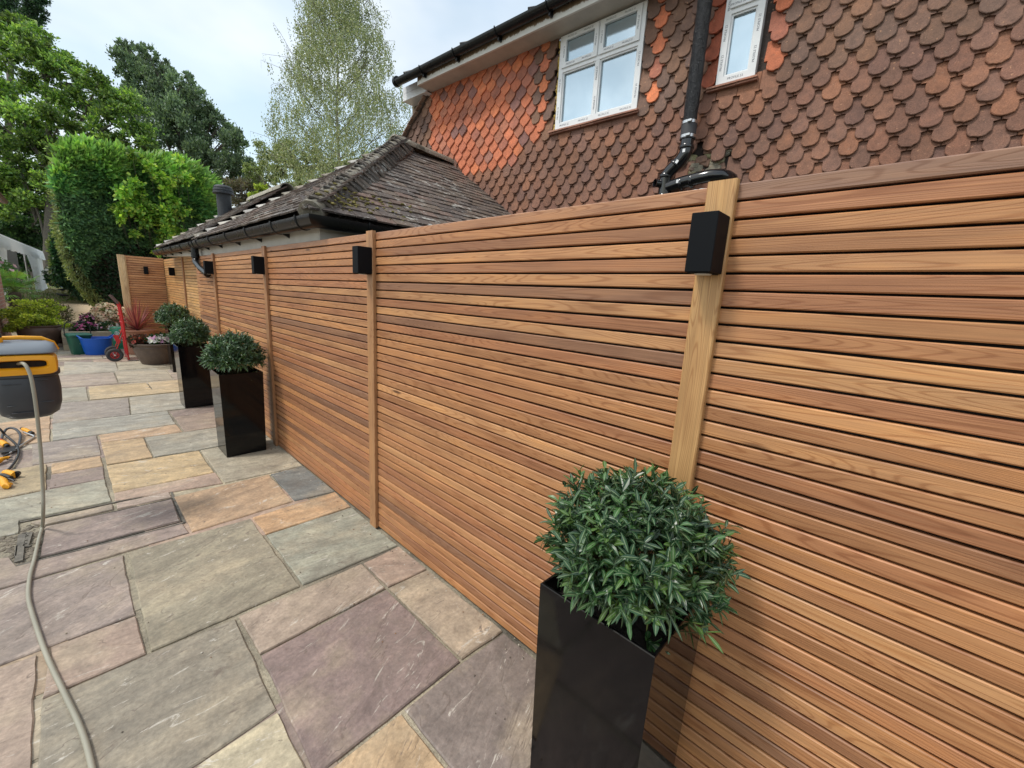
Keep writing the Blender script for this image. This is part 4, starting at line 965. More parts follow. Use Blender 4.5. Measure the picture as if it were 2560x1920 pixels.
mb = MB(); mb.tube([(-.16, .03, .15), (-.155, .02, .20), (-.13, .012, .218), (.0, .01, .222), (.10, .012, .217), (.15, .03, .19), (.165, .05, .15)], .0115, seg=12); part(mb, 'carry_handle', M['yellow'], hr)
mb = MB(); mb.lathe([(0, .195), (.021, .195), (.021, .217), (.018, .224), (.0175, .23)], (-.085, -.03, 0), seg=20, col=(1, 1, 1)); part(mb, 'inlet_collar', M['yellow'], hr)
mb = MB(); mb.lathe([(.0175, .228), (.020, .232), (.020, .248), (.014, .254), (.014, .262), (0, .264)], (-.085, -.03, 0), seg=12); part(mb, 'inlet_cap', M['dgrey'], hr)
mb = MB(); mb.tube(smooth([(-.02, .13, -.02), (-.03, .19, -.02), (-.26, .24, -.03), (-.52, .24, -.10), (-.58, .24, -.25), (-.58, .24, -rc.z/1.03+.01)], 5), .016, seg=12); mb.cbox((-.70, .12, -rc.z/1.03+.002), (-.46, .36, -rc.z/1.03+.012), c=.002); part(mb, 'stand', M['steel'], hr)
yf = rc.y-.15; HR = .0085
hp = [Vector((rc.x-.02, rc.y-.06, rc.z+.088)), AY(59, 909, yf+.0), AY(74, 932, yf-.03), AY(84, 975, yf-.045), AY(93, 1040, yf-.045), AY(99, 1100, yf-.04), AY(104, 1160, yf-.035), AY(107, 1220, yf-.03), AY(108, 1275, yf-.04), G(106, 1316, .02), G(98, 1345, HR), G(86, 1398, HR), G(75, 1440, HR), G(71, 1490, HR), G(82, 1538, HR), G(116, 1637, HR), G(162, 1735, HR), G(200, 1816, HR), G(224, 1892, HR), G(238, 1975, HR), G(240, 2100, HR), G(200, 2300, HR)]
M['hose'] = plain('beige_grey_hose', (.30, .285, .225), .45, var=.15, scale=3)
mb = MB(); mb.tube(smooth(hp), HR, seg=14); tag(mb.build('garden_hose', M['hose']), 'long beige garden hose running from the reel across the slabs', 'garden hose')
M['stripe'] = plain('pale_hose_stripe', (.62, .62, .52), .5)
def zz(x, y): return (x/3.95, 1000+y/3.95)
gp_ = lambda x, y, z=.012: G(*zz(x, y), z)
t = thing('lawn_sprinkler', 'dark garden sprinkler with a silver spray bar and yellow connectors lying on the slabs', 'sprinkler', gp_(120, 420, 0))
mb = MB(); mb.tube(smooth([gp_(10, 440), gp_(25, 350, .03), gp_(60, 292, .05), gp_(110, 276, .06), gp_(165, 296, .05), gp_(203, 350, .03), gp_(190, 430, .014), gp_(175, 470, .012)], 5), .010, seg=10); mb.build('hoop', M['dgrey'], t)
mb = MB(); mb.tube(smooth([gp_(235, 318, .03), gp_(310, 345, .022), gp_(335, 358, .016), gp_(318, 380, .012), gp_(200, 455, .012), gp_(85, 535, .012)], 5), .0075, seg=10); mb.build('spray_bar', M['steel'], t)
mb = MB(); mb.tube([gp_(85, 535, .012), gp_(45, 560, .012)], .010, seg=10); mb.prism([(0, 0), (1, 0), (1, 1), (0, 1)], lambda a, b, d: gp_(-10+165*a, 470+50*b-20*a, d), .002, .02); mb.build('base', M['blackpl'], t)
mb = MB(); a = gp_(225, 285, .035); b = gp_(322, 330, .022); mb.tube([a, a+(b-a)*.15, a+(b-a)*.2, a+(b-a)*.75], [.014, .016, .019, .017], seg=14); mb.build('connector', M['yellow'], t)
mb = MB(); mb.tube([a+(b-a)*.74, a+(b-a)*1.0], .0155, seg=14); mb.tube([a+(a-b)*.12, a], .013, seg=14); mb.build('connector_end', M['blackpl'], t)
t = thing('hose_connector', 'orange round hose connector with a black mouth beside the sprinkler', 'hose connector', gp_(50, 440, 0))
mb = MB(); a = gp_(5, 410, .028); b = gp_(62, 448, .024); mb.tube([a+(a-b)*.8, a, a+(b-a)*.3, b], [.016, .020, .024, .022], seg=16); mb.build('shell', M['yellow'], t)
mb = MB(); mb.tube([b, b+(b-a)*.25], [.016, .014], seg=14); mb.build('mouth', M['blackpl'], t)
mb = MB(); mb.tube([a+(a-b)*.15, a+(b-a)*.12], .0225, seg=14); M['red'] = plain('red_paint', (.50, .018, .02), .4, var=.2); mb.build('collar', M['red'], t)
t = thing('hose_nozzle', 'yellow tapered hose nozzle lying on the slab at the left edge', 'hose nozzle', gp_(40, 580, 0))
mb = MB(); mb.tube([gp_(-60, 620, .02), gp_(-10, 600, .022), gp_(20, 582, .02), gp_(90, 566, .016), gp_(98, 568, .016)], [.018, .022, .016, .011, .008], seg=14); mb.build('barrel', M['yellow'], t)
mb = MB(); mb.tube([gp_(97, 567, .016), gp_(125, 572, .014)], [.006, .003], seg=8); mb.tube([gp_(70, 590, .012), gp_(122, 590, .012)], [.005, .003], seg=8); mb.build('tip', M['blackpl'], t)
t = thing('spray_gun', 'yellow and black garden spray gun lying on the khaki slab', 'spray gun', gp_(90, 800, 0))
mb = MB(); mb.tube([gp_(45, 712, .03), gp_(60, 715, .03), gp_(120, 730, .03), gp_(150, 738, .03)], [.017, .022, .024, .022], seg=18); mb.build('barrel', M['yellow'], t)
mb = MB(); mb.tube([gp_(150, 738, .03), gp_(178, 722, .03)], [.024, .018], seg=18); mb.tube(smooth([gp_(0, 745, .03), gp_(30, 740, .032), gp_(75, 755, .03), gp_(105, 770, .028)], 4), [.013]*12+[.015], seg=12); mb.build('grip', M['blackpl'], t)
mb = MB(); mb.tube(smooth([gp_(-15, 770, .026), gp_(30, 800, .026), gp_(60, 850, .024), gp_(90, 835, .022), gp_(115, 828, .02)], 4), [.018, .019, .020, .021, .022, .022, .022, .021, .020, .019, .018, .016, .015, .013, .012, .010, .009], seg=14); mb.build('head', M['yellow'], t)
mb = MB(); mb.tube([gp_(85, 775, .035), gp_(120, 790, .03), gp_(140, 800, .025)], [.006, .007, .006], seg=10); mb.build('trigger', M['dgrey'], t)
mb = MB(); mb.tube(smooth([G(-30, 1045, .20), G(0, 1073, .12), G(15, 1089, .06), G(38, 1109, .02), G(47, 1127, .012), G(42, 1147, .010), G(23, 1172, .010), G(0, 1189, .010), G(-40, 1205, .010)], 6), .0085, seg=10)
tag(mb.build('connecting_hose', M['blackpl']), 'thin black hose curling over the sprinkler parts at the left edge', 'hose')
# ================================================================== objects at the end of the patio
a1 = lambda x, y: (x/3.16, 560+y/3.16)
def AG(x, y, z=0.): return G(*a1(x, y), z)
# raised bed of sleepers
bx = AG(505, 1000); M['sleeper'] = wood_mat('weathered_sleeper')
bd = thing('raised_bed', 'low raised bed of weathered timber sleepers holding pink and peach flowers', 'raised bed', (bx.x+.6, bx.y+.5, 0))
mb = MB(); sc_ = [(.30, .25, .17), (.25, .21, .15), (.34, .29, .21)]
for k, (z0, z1) in enumerate(((.0, .12), (.122, .245), (.247, .37))):
    mb.cbox((bx.x, bx.y, z0), (bx.x+1.5, bx.y+.10, z1), c=.008, col=sc_[k], rnd=random.random()); mb.cbox((bx.x, bx.y+.1005, z0), (bx.x+.10, bx.y+1.2, z1), c=.008, col=sc_[k], rnd=random.random())
    mb.cbox((bx.x+1.4, bx.y+.1005, z0), (bx.x+1.5, bx.y+1.2, z1), c=.008, col=sc_[k], rnd=random.random()); mb.cbox((bx.x+.1005, bx.y+1.1, z0), (bx.x+1.3995, bx.y+1.2, z1), c=.008, col=sc_[k], rnd=random.random())
mb.build('sleeper_wall', M['sleeper'], bd)
mb = MB(); mb.box((bx.x+.1, bx.y+.1, .01), (bx.x+1.4, bx.y+1.1, .33)); mb.build('soil', M['soil'], bd)
def leafball(name, cs, n, L_, W_, cols, mat, parent, up=.3, shell=.55, droop=0., loose=False, tone=.25):
    """cs: list of (centre, (rx,ry,rz)); leaves spread in the outer part of every ellipsoid"""
    wts = np.array([r[0]*r[1]+r[0]*r[2]+r[1]*r[2] for c, r in cs]); wts = wts/wts.sum(); ix = RNG.choice(len(cs), n, p=wts)
    C_ = np.array([tuple(c) for c, r in cs])[ix]; R_ = np.array([r for c, r in cs])[ix]
    d = RNG.normal(0, 1, (n, 3)); d /= np.linalg.norm(d, axis=1)[:, None]; rad = RNG.uniform(shell, 1.05, (n, 1)) if not loose else np.abs(RNG.normal(.55, .42, (n, 1)))
    P = C_+d*R_*rad; Ld = d*.8+RNG.normal(0, .6, (n, 3))+[0, 0, up-droop*2]; Ld /= np.linalg.norm(Ld, axis=1)[:, None]
    Wd = np.cross(Ld, RNG.normal(0, 1, (n, 3))); Wd /= np.linalg.norm(Wd, axis=1)[:, None]
    s = RNG.uniform(.6, 1.25, (n, 1)); cc = np.array(cols)[RNG.integers(0, len(cols), n)]*RNG.uniform(.7, 1.3, (n, 1))
    cl = np.array([RNG.uniform(1-tone, 1+tone*1.3) for _ in cs])[ix][:, None]
    return cards(name, P, Ld*L_*s, Wd*W_*s, cc*cl, mat, parent)
V = Vector
def flowers(name, label, base, blobs, green, nl, petal, nf, fs=.03, ls=.05, group=None):
    t = thing(name, label, 'flowers' if 'flower' in label else 'plant', base, 0, group)
    leafball('foliage', blobs, nl, ls, ls*.3, green, M['leaf'], t)
    n = nf; k = RNG.integers(0, len(blobs), n); P = []; LD = []; WD = []; CC = []
    for i in k:
        c, r = blobs[i]; d = RNG.normal(0, 1, 3); d[2] = abs(d[2]); d /= np.linalg.norm(d); p = np.array(tuple(c))+d*np.array(r)*RNG.uniform(.92, 1.12)
        col = np.array(random.choice(petal))*RNG.uniform(.85, 1.15); nrm = d+[0, -.3, .3]; nrm /= np.linalg.norm(nrm); u = np.cross(nrm, [0, .3, 1]); u /= np.linalg.norm(u); v = np.cross(nrm, u); s = fs*RNG.uniform(.7, 1.2)
        for q in range(5):
            a = q*1.2566+RNG.uniform(0, .2); dd = u*math.cos(a)+v*math.sin(a); P.append(p); LD.append((dd+nrm*.25)*s); WD.append((np.cross(nrm, dd))*s*.45); CC.append(col)
    cards('blooms', np.array(P), np.array(LD), np.array(WD), np.array(CC), M['flower'], t, mid=.62)
    return t
by = bx.y
flowers('flowering_plant', 'cluster of magenta and pink flowers in the raised bed behind the green caddy bin', (bx.x+.3, by+.3, .33), [(V((bx.x+.36, by+.35, .44)), (.17, .16, .12)), (V((bx.x+.28, by+.3, .40)), (.12, .12, .09)), (V((bx.x+.40, by+.4, .58)), (.10, .12, .13))], [(.04, .08, .02), (.03, .05, .03)], 1300, [(.55, .10, .28), (.66, .28, .42), (.40, .05, .20), (.70, .48, .52)], 130, .028)
flowers('flowering_plant', 'pale peach flowering bush at the back of the raised bed under the hedge', (bx.x+.8, by+.75, .33), [(V((bx.x+.74, by+.85, .66)), (.26, .22, .24)), (V((bx.x+1.0, by+.75, .60)), (.26, .22, .22)), (V((bx.x+.62, by+.8, .55)), (.20, .2, .18))], [(.16, .18, .07), (.20, .20, .09), (.10, .13, .05)], 2200, [(.70, .50, .33), (.72, .42, .32), (.75, .60, .42), (.70, .62, .45)], 900, .026)
flowers('bedding_plant', 'dark green bedding plants with few white flowers along the front of the raised bed', (bx.x+.8, by+.2, .33), [(V((bx.x+.72, by+.22, .42)), (.20, .12, .12)), (V((bx.x+1.0, by+.22, .42)), (.20, .12, .12)), (V((bx.x+1.25, by+.3, .48)), (.15, .15, .16))], [(.02, .05, .02), (.03, .07, .02)], 1500, [(.75, .68, .70), (.70, .35, .5)], 40, .028)
# food caddy
p = AG(640, 1026); M['green'] = plain('dark_green_plastic', (.010, .095, .060), .42, var=.1); M['greend'] = plain('green_lid_plastic', (.014, .12, .075), .45)
t = thing('caddy_bin', 'small dark green food caddy with raised black handle beside the blue tub', 'bin', p, .25)
mb = MB(); loft(mb, [sup(.115, .10, .0, e=6), sup(.12, .105, .01, e=6), sup(.155, .135, .34, e=6), sup(.17, .15, .345, e=6), sup(.17, .15, .36, e=6)]); part(mb, 'body', M['green'], t)
mb = MB(); loft(mb, [sup(.178, .158, .361, e=6), sup(.178, .158, .378, e=6), sup(.15, .13, .398, e=6), sup(.13, .11, .402, e=6)]); part(mb, 'lid', M['greend'], t)
mb = MB(); mb.tube(smooth([(-.178, 0, .34), (-.182, 0, .45), (-.165, 0, .56), (-.12, 0, .605), (0, 0, .615), (.12, 0, .605), (.165, 0, .56), (.182, 0, .45), (.178, 0, .34)], 5), .0085, seg=10); part(mb, 'handle', M['blackpl'], t)
M['wprint'] = plain('white_print', (.75, .76, .76), .5)
mb = MB(); mb.tube([(-.03, -.122, .205), (-.022, -.1225, .212), (-.018, -.1225, .203)], .002, seg=6); 
for k in range(5): mb.cbox((-.012+k*.013, -.1235, .200), (-.004+k*.013, -.1205, .209), c=.0005)
part(mb, 'lettering', M['wprint'], t)
# blue tub
p = AG(782, 1040); M['blue'] = plain('blue_rubber', (.005, .10, .52), .42, var=.06)
t = thing('tub', 'bright blue flexible tub standing between the green caddy and the sack truck', 'tub', (p.x, p.y+.24, 0))
mb = MB(); mb.lathe([(0, .0), (.175, .0), (.185, .012), (.232, .30), (.237, .31), (.248, .312), (.248, .322), (.232, .324), (.226, .31), (.18, .03), (0, .02)], seg=44); part(mb, 'body', M['blue'], t)
for s in (-1, 1):
    mb = MB(); mb.tube(smooth([(s*.18, -.155, .315), (s*.21, -.14, .335), (s*.25, -.06, .365), (s*.256, 0, .37), (s*.25, .06, .365), (s*.21, .14, .335), (s*.18, .155, .315)], 4), .011, seg=10); part(mb, 'handle', M['blue'], t)
# gas bottle
p = AG(955, 985); M['gasgreen'] = plain('green_bottle_paint', (.012, .21, .115), .35, var=.1)
t = thing('gas_bottle', 'green gas bottle with white lettering standing behind the red sack truck', 'gas bottle', (p.x, p.y+.10, 0))
mb = MB(); mb.lathe([(0, .02), (.12, .02), (.13, .0), (.135, .0), (.133, .04), (.145, .06), (.15, .08), (.15, .36), (.145, .40), (.125, .44), (.09, .465), (.05, .475), (0, .478)], seg=36); part(mb, 'body', M['gasgreen'], t)
mb = MB(); mb.lathe([(0, .47), (.03, .47), (.03, .50), (.018, .505), (.018, .53), (0, .53)], seg=16); part(mb, 'valve', M['steel'], t)
mb = MB()
def wrap(s, size, z, ph0):
    vs, fs = text_mesh(s, size); r = .1512; a0 = math.atan2(-p.y, -p.x-.0)+ph0
    mb.add([(r*math.cos(a0+v.x/r), r*math.sin(a0+v.x/r), z+v.y) for v in vs], fs)
wrap('CALOR', .085, .25, -.02); wrap('Patio Gas', .048, .185, .0)
r = .1515; a0 = math.atan2(-p.y, -p.x)
for rr, z0 in ((.034, .335), (.014, .335)):
    pts = [(r*math.cos(a0+rr*math.cos(q)/r-.15), r*math.sin(a0+rr*math.cos(q)/r-.15), z0+rr*math.sin(q)) for q in np.linspace(0, 2*math.pi, 24)]; mb.tube(pts, .005, seg=6)
part(mb, 'lettering', M['wprint'], t)
# sack truck
wy = 10.30; q = lambda x, y, yy=wy: AY(*a1(x, y), yy)
t = thing('sack_truck', 'red two-wheeled sack truck with a brown hand grip leaning by the bowl of flowers', 'sack truck', q(980, 1080))
w0 = AG(913, 1085); wr = .118
for dy, nm in ((0, ''), (.36, '')):
    mb = MB(); mb.tube(smooth([q(1016, 1072, wy)+V((0, dy, 0)), q(1000, 980, wy)+V((0, dy, 0)), q(975, 800, wy)+V((0, dy, 0)), q(955, 690, wy)+V((0, dy, 0)), q(944, 640, wy)+V((0, dy, 0)), q(930, 618, wy)+V((0, dy, 0))], 4), .018, seg=10); mb.build('rail', M['red'], t)
    mb = MB(); a = q(935, 628, wy)+V((0, dy, 0)); b = q(876, 566, wy)+V((0, dy, 0)); mb.tube([a, b], .0215, seg=12); mb.build('hand_grip', plain('worn_brown_grip', (.12, .075, .07), .7, var=.5, scale=40) if dy == 0 else bpy.data.materials['worn_brown_grip'], t)
for px, py in ((945, 720), (962, 780), (985, 890), (1012, 1045)):
    mb = MB(); a = q(px, py, wy); mb.tube([a, a+V((0, .36, 0))], .011, seg=8); mb.build('cross_bar', M['red'], t)
wc = V((w0.x, wy+.02, wr))
for dy in (-.06, .33):
    c = wc+V((0, dy, 0)); rot = lambda p: V((p.x, p.z, p.y))
    mb = MB(); mb.lathe([(.062, -.02), (.075, -.028), (.10, -.030), (.115, -.018), (.118, 0), (.115, .018), (.10, .030), (.075, .028), (.062, .02)], c, seg=32, fn=rot); w_ = mb.build('wheel', plain('rubber_tyre', (.035, .033, .034), .75, var=.3), t)
    mb = MB(); mb.lathe([(.064, -.018), (.056, -.022), (.052, -.012), (.052, .012), (.056, .022), (.064, .018)], c, seg=32, fn=rot)
    for k in range(5):
        a = k*1.2566; mb.cbox((-.006, -.006, .012), (.006, .006, .056), c=.001, fr=Matrix.Translation(c)@Matrix.Rotation(a, 4, 'Y'))
    mb.build('rim', M['red'], w_)
    mb = MB(); mb.lathe([(0, -.032), (.014, -.032), (.017, -.024), (.017, .03), (0, .03)], c, seg=16, fn=rot); mb.build('hub', M['steel'], w_)
mb = MB(); mb.tube([wc+V((0, -.05, 0)), wc+V((0, .34, 0))], .009, seg=8); mb.build('axle', M['steel'], t)
mb = MB(); mb.tube([wc, q(975, 850)], .007, seg=8); mb.tube([wc, q(1010, 1050)], .007, seg=8); mb.tube([wc+V((0, .34, 0)), q(975, 850)+V((0, .36, 0))], .007, seg=8); mb.build('brace', M['red'], t)
mb = MB(); b0 = q(1012, 1075); mb.cbox((b0.x, wy-.02, .002), (b0.x+.24, wy+.38, .008), c=.001); mb.cbox((b0.x-.004, wy-.02, .0085), (b0.x, wy+.38, .10), c=.001); mb.build('toe_plate', M['steel'], t)
mb = MB(); a = q(925, 905)+V((0, .02, 0)); mb.prism([(-.05, .06), (.02, .06), (.045, -.08), (-.005, -.10)], lambda x, z, d: V((a.x+x, a.y+d, a.z+z)), 0, .02); mb.build('mudguard', M['red'], t)
# pots
M['terra'] = plain('terracotta_ribbed', (.34, .165, .105), .8, var=.25, bump=.5, scale=10); M['brownpot'] = plain('brown_glazed_pot', (.085, .050, .035), .5, var=.35, scale=8, bump=.25); M['bowlpot'] = plain('dark_brown_pot', (.105, .072, .055), .6, var=.3, scale=9, bump=.4)
p = AG(1262, 1112); bwl = thing('bowl_pot', 'wide brown bowl pot with white and pink flowers beside the sack truck', 'pot', (p.x, p.y+.22, 0))
mb = MB(); mb.lathe([(0, .0), (.215, .0), (.225, .01), (.275, .12), (.315, .24), (.318, .29), (.325, .30), (.318, .315), (.326, .33), (.335, .35), (.350, .355), (.352, .37), (.335, .376), (.315, .365), (.305, .30), (0, .30)], seg=48); part(mb, 'body', M['bowlpot'], bwl)
mb = MB(); mb.lathe([(0, .315), (.30, .31)], seg=24); part(mb, 'soil', M['soil'], bwl)
c = V((p.x, p.y+.22, .40))
flowers('bedding_plant', 'white and pink busy flowers filling the right of the brown bowl pot', c+V((.08, 0, -.06)), [(c+V((.12, 0, .01)), (.20, .22, .09)), (c+V((.0, -.03, .0)), (.15, .2, .08))], [(.03, .08, .025), (.02, .05, .02)], 900, [(.78, .76, .76), (.78, .70, .76), (.70, .35, .58), (.78, .78, .72)], 75, .045, .07)
flowers('bedding_plant', 'dark red leaved plant with few red flowers at the left of the brown bowl pot', c+V((-.2, 0, -.06)), [(c+V((-.22, 0, -.0)), (.14, .2, .085))], [(.06, .022, .022), (.03, .035, .02), (.09, .035, .03)], 600, [(.60, .09, .05), (.45, .10, .08)], 10, .035, .07)
p = AG(1115, 1030); tp = thing('terracotta_pot', 'large ribbed terracotta pot behind the bowl of flowers', 'pot', (p.x, p.y+.1, 0)); pc = V((p.x, p.y+.1, 0))
mb = MB(); mb.lathe([(0, 0), (.17, 0), (.18, .02)]+[(.18+.062*(k/14)+.004*(k % 2), .03+.41*k/14) for k in range(15)]+[(.26, .45), (.275, .46), (.278, .485), (.26, .492), (.24, .48), (.23, .44), (0, .44)], seg=44); part(mb, 'body', M['terra'], tp)
t = thing('spiky_plant', 'red purple spiky plant with long pointed leaves in the terracotta pot', 'plant', pc+V((0, 0, .47)))
mb = MB()
for k in range(120):
    a = random.uniform(0, 6.283); e = math.radians(random.choice([random.uniform(35, 88), random.uniform(10, 60)])); ln = random.uniform(.40, .66); w_ = .012
    d = V((math.cos(a)*math.cos(e), math.sin(a)*math.cos(e), math.sin(e))); sd_ = d.cross(V((0, 0, 1))).normalized(); dr = random.uniform(.0, .18) if e > .8 else random.uniform(.15, .5); vs = []
    for q_ in range(6):
        u_ = q_/5; c_ = d*ln*u_-V((0, 0, 1))*ln*dr*u_*u_+V((0, 0, .08*u_)); ww = w_*(1-.9*u_**2)*(.6+.4*min(1, u_*4)); vs += [c_-sd_*ww+V((0, 0, .3*ww)), c_, c_+sd_*ww+V((0, 0, .3*ww))]
    col = random.choice([(.30, .055, .085), (.38, .085, .11), (.20, .04, .06), (.45, .16, .15), (.32, .16, .12)])
    mb.add(vs, [(i*3+j, i*3+j+1, i*3+j+4, i*3+j+3) for i in range(5) for j in (0, 1)], col=col, rnd=.9)
part(mb, 'leaves', M['leaf'], t); mb = MB(); mb.tube([(0, 0, -.03), (0, 0, .10)], [.03, .02], seg=10); part(mb, 'stem', M['soil'], t)
p = AG(335, 985); bp = thing('big_pot', 'large rounded brown glazed pot holding the yellow-green shrub', 'pot', (p.x, p.y+.22, 0)); bc = V((p.x, p.y+.22, 0))
mb = MB(); mb.lathe([(r_*.80, z_*.95) for r_, z_ in [(0, 0), (.22, 0), (.24, .02), (.33, .14), (.385, .28), (.40, .36), (.39, .42), (.375, .44), (.40, .46), (.405, .475), (.38, .485), (.35, .47), (.34, .42), (0, .42)]], seg=48); part(mb, 'body', M['brownpot'], bp)
t = thing('shrub', 'bright yellow-green leafy shrub spilling over the large brown pot', 'shrub', bc+V((0, 0, .42)))
bl = []
for k in range(34):
    a = random.uniform(0, 6.28); r_ = random.uniform(.05, .56); bl.append((bc+V((math.cos(a)*r_+.02, math.sin(a)*r_*.7, random.uniform(.50, .98)-r_*.35)), (random.uniform(.10, .18), .14, random.uniform(.035, .06))))
leafball('foliage', bl, 9000, .045, .013, [(.50, .56, .06), (.40, .50, .06), (.60, .64, .10), (.28, .38, .05), (.18, .24, .04)], M['leaf'], t, shell=.3)
mb = MB()
for c_, r_ in bl: mb.tube([bc+V((random.uniform(-.1, .1), random.uniform(-.1, .1), .42)), (bc+V((0, 0, .45))+c_)/2, c_], [.010, .007, .003], seg=5)
mb.build('branches', plain('shrub_bark', (.07, .05, .035), .9), t)
bp2 = thing('dark_pot', 'small dark brown pot standing just behind the large rounded pot', 'pot', bc+V((.33, .75, 0)))
mb = MB(); mb.lathe([(0, 0), (.13, 0), (.17, .15), (.19, .36), (.20, .38), (.20, .42), (.18, .42), (.17, .36), (0, .34)], seg=36); part(mb, 'body', M['brownpot'], bp2)
t = thing('bronze_plant', 'brownish leafy plant in the small dark pot behind the yellow-green shrub', 'plant', bc+V((.33, .75, .36)))
leafball('foliage', [(bc+V((.30, .75, .62)), (.22, .2, .26)), (bc+V((.15, .8, .8)), (.18, .16, .2))], 1500, .045, .012, [(.16, .15, .07), (.13, .09, .06), (.20, .20, .08)], M['leaf'], t, shell=.4)
# brick wall at the left edge, with its eaves
t = NT('red_brick'); x, y, z = t.xyz(t.pos()); bt = t.node('ShaderNodeTexBrick', {'Vector': t.comb(t.math('ADD', x, y), z, 0.), 'Color1': (.25, .10, .07, 1), 'Color2': (.34, .16, .11, 1), 'Mortar': (.34, .28, .22, 1), 'Scale': 1., 'Mortar Size': .006, 'Brick Width': .225, 'Row Height': .075, 'Bias': -.1, 'Mortar Smooth': .1})
n = t.noise(t.pos(), 30, 4); t.base(t.mix(1., bt.outputs['Color'], t.ramp(n, [(.3, .75), (.7, 1.25)]), 'MULTIPLY')); t.rough(.88); t.bump(t.math('SUBTRACT', n, t.math('MULTIPLY', bt.outputs['Fac'], 2.)), .6, .005); M['brick'] = t.m
t = thing('brick_building', 'edge of a red brick house wall at the far left of the patio', 'building', (-1.25, 9, 0))
mb = MB(); mb.box((-1.36, 11.8, 0), (-.985, 14.2, 3.2)); mb.build('wall', M['brick'], t)
mb = MB(); mb.prism([(-1.50, 3.42), (-.80, 3.0), (-.80, 2.93), (-1.50, 3.35)], lambda a, b, d: V((a, d, b)), 11.7, 14.9, col=(.30, .16, .11)); mb.build('roof', M['rtile'], t)
mb = MB(); half_gutter(mb, [(-.775, 11.7, 2.98), (-.775, 14.8, 2.98)], r=.05); mb.build('gutter', plain('brown_gutter', (.10, .05, .035), .4), t)
# ================================================================== hedges
M['core'] = plain('hedge_interior', (.022, .024, .012), 1., var=.6, scale=3, bump=1.)
M['bark'] = plain('bark', (.11, .095, .075), .9, var=.4, scale=14, bump=1.); M['birchbark'] = plain('birch_bark', (.22, .20, .17), .8, var=.6, scale=9)
def edge_dist(px, py, poly):
    best = 1e9
    for i in range(len(poly)):
        a = poly[i-1]; b = poly[i]; dx, dy = b[0]-a[0], b[1]-a[1]; t = max(0, min(1, ((px-a[0])*dx+(py-a[1])*dy)/(dx*dx+dy*dy))); best = min(best, math.hypot(px-a[0]-dx*t, py-a[1]-dy*t))
    return best
def hedge(name, label, poly, Y0, thick, n, L_, colf, coff=0.):
    base = AY(poly[0][0], poly[0][1], Y0); t = thing(name, label, 'hedge', (AY(sum(p[0] for p in poly)/len(poly), 700, Y0+thick/2).x, Y0+thick/2, 0))
    w2 = [(AY(px, py, Y0).x, AY(px, py, Y0).z) for px, py in poly]; cx = sum(p[0] for p in w2)/len(w2); cz = sum(p[1] for p in w2)/len(w2)
    mb = MB(); inn = [(cx+(a-cx)*.955, cz+(b-cz)*.965) for a, b in w2]; mb.prism(inn, lambda a, b, d: V((a+(d-Y0)*coff, d, b)), Y0+.30, Y0+thick); mb.build('solid_core', M['core'], t)  # solid dark filler that blocks the view through the leaves
    P = []; LD = []; WD = []; CC = []
    x0, x1 = min(p[0] for p in poly), max(p[0] for p in poly); y0, y1 = min(p[1] for p in poly), max(p[1] for p in poly); k = 0
    while k < n:
        if RNG.random() < .80:
            px, py = RNG.uniform(x0, x1), RNG.uniform(y0, y1)
            if not inside((px, py), poly): continue
            d = edge_dist(px, py, poly); rr = min(1., d/38.); dep = .9*(1-math.sqrt(max(0, 1-(1-rr)**2)))*.6; q = AY(px, py, Y0); p = np.array([q.x, Y0+dep, q.z]); side = False
            nrm = np.array([0., -1., 0.])
            if rr < 1: c2 = np.array([q.x-cx, 0, q.z-cz]); nrm = nrm*rr+c2/np.linalg.norm(c2)*(1-rr)*1.2
        else:
            i = RNG.integers(0, len(w2)); a, b = np.array(w2[i-1]), np.array(w2[i]); t_ = RNG.random(); c2 = a+(b-a)*t_; dd = RNG.uniform(.2, thick)
            p = np.array([c2[0]+dd*coff, Y0+dd, c2[1]]); nn = np.array([c2[0]-cx, 0, c2[1]-cz]); nrm = nn/np.linalg.norm(nn); side = True; px = poly[i-1][0]+(poly[i][0]-poly[i-1][0])*t_; py = poly[i-1][1]+(poly[i][1]-poly[i-1][1])*t_
            d = 0
        col, ls, dr, skip = colf(px, py, d, side)
        if RNG.random() < skip: continue
        cl = noise.noise(V((p[0]*1.6, p[1]*1.6, p[2]*1.6))); cl2 = noise.noise(V((p[0]*5, p[1]*5, p[2]*5)))
        p = p+nrm*(.10*cl+.05*cl2+RNG.uniform(-.10, .05)); v = nrm*.55+RNG.normal(0, .33, 3)+np.array([.35, 0, dr]); v /= np.linalg.norm(v)
        wv = np.cross(v, nrm+RNG.normal(0, .5, 3)); wv /= np.linalg.norm(wv); s = ls*RNG.uniform(.6, 1.3)
        P.append(p); LD.append(v*L_*s); WD.append(wv*L_*s*.17); CC.append(np.array(col)*RNG.uniform(.6, 1.35)*(1+.5*cl)); k += 1
    cards('foliage', np.array(P), np.array(LD), np.array(WD), np.array(CC), M['leaf'], t, mid=.45); return t
hpoly = [(330, 835), (296, 800), (277, 788), (262, 786), (231, 762), (203, 731), (177, 687), (158, 645), (146, 607), (137, 560), (131, 500), (127, 440), (132, 400), (146, 372), (166, 360), (215, 360), (280, 373), (345, 392), (415, 392), (470, 407), (512, 430), (545, 465), (552, 500), (548, 560), (540, 700), (500, 835)]
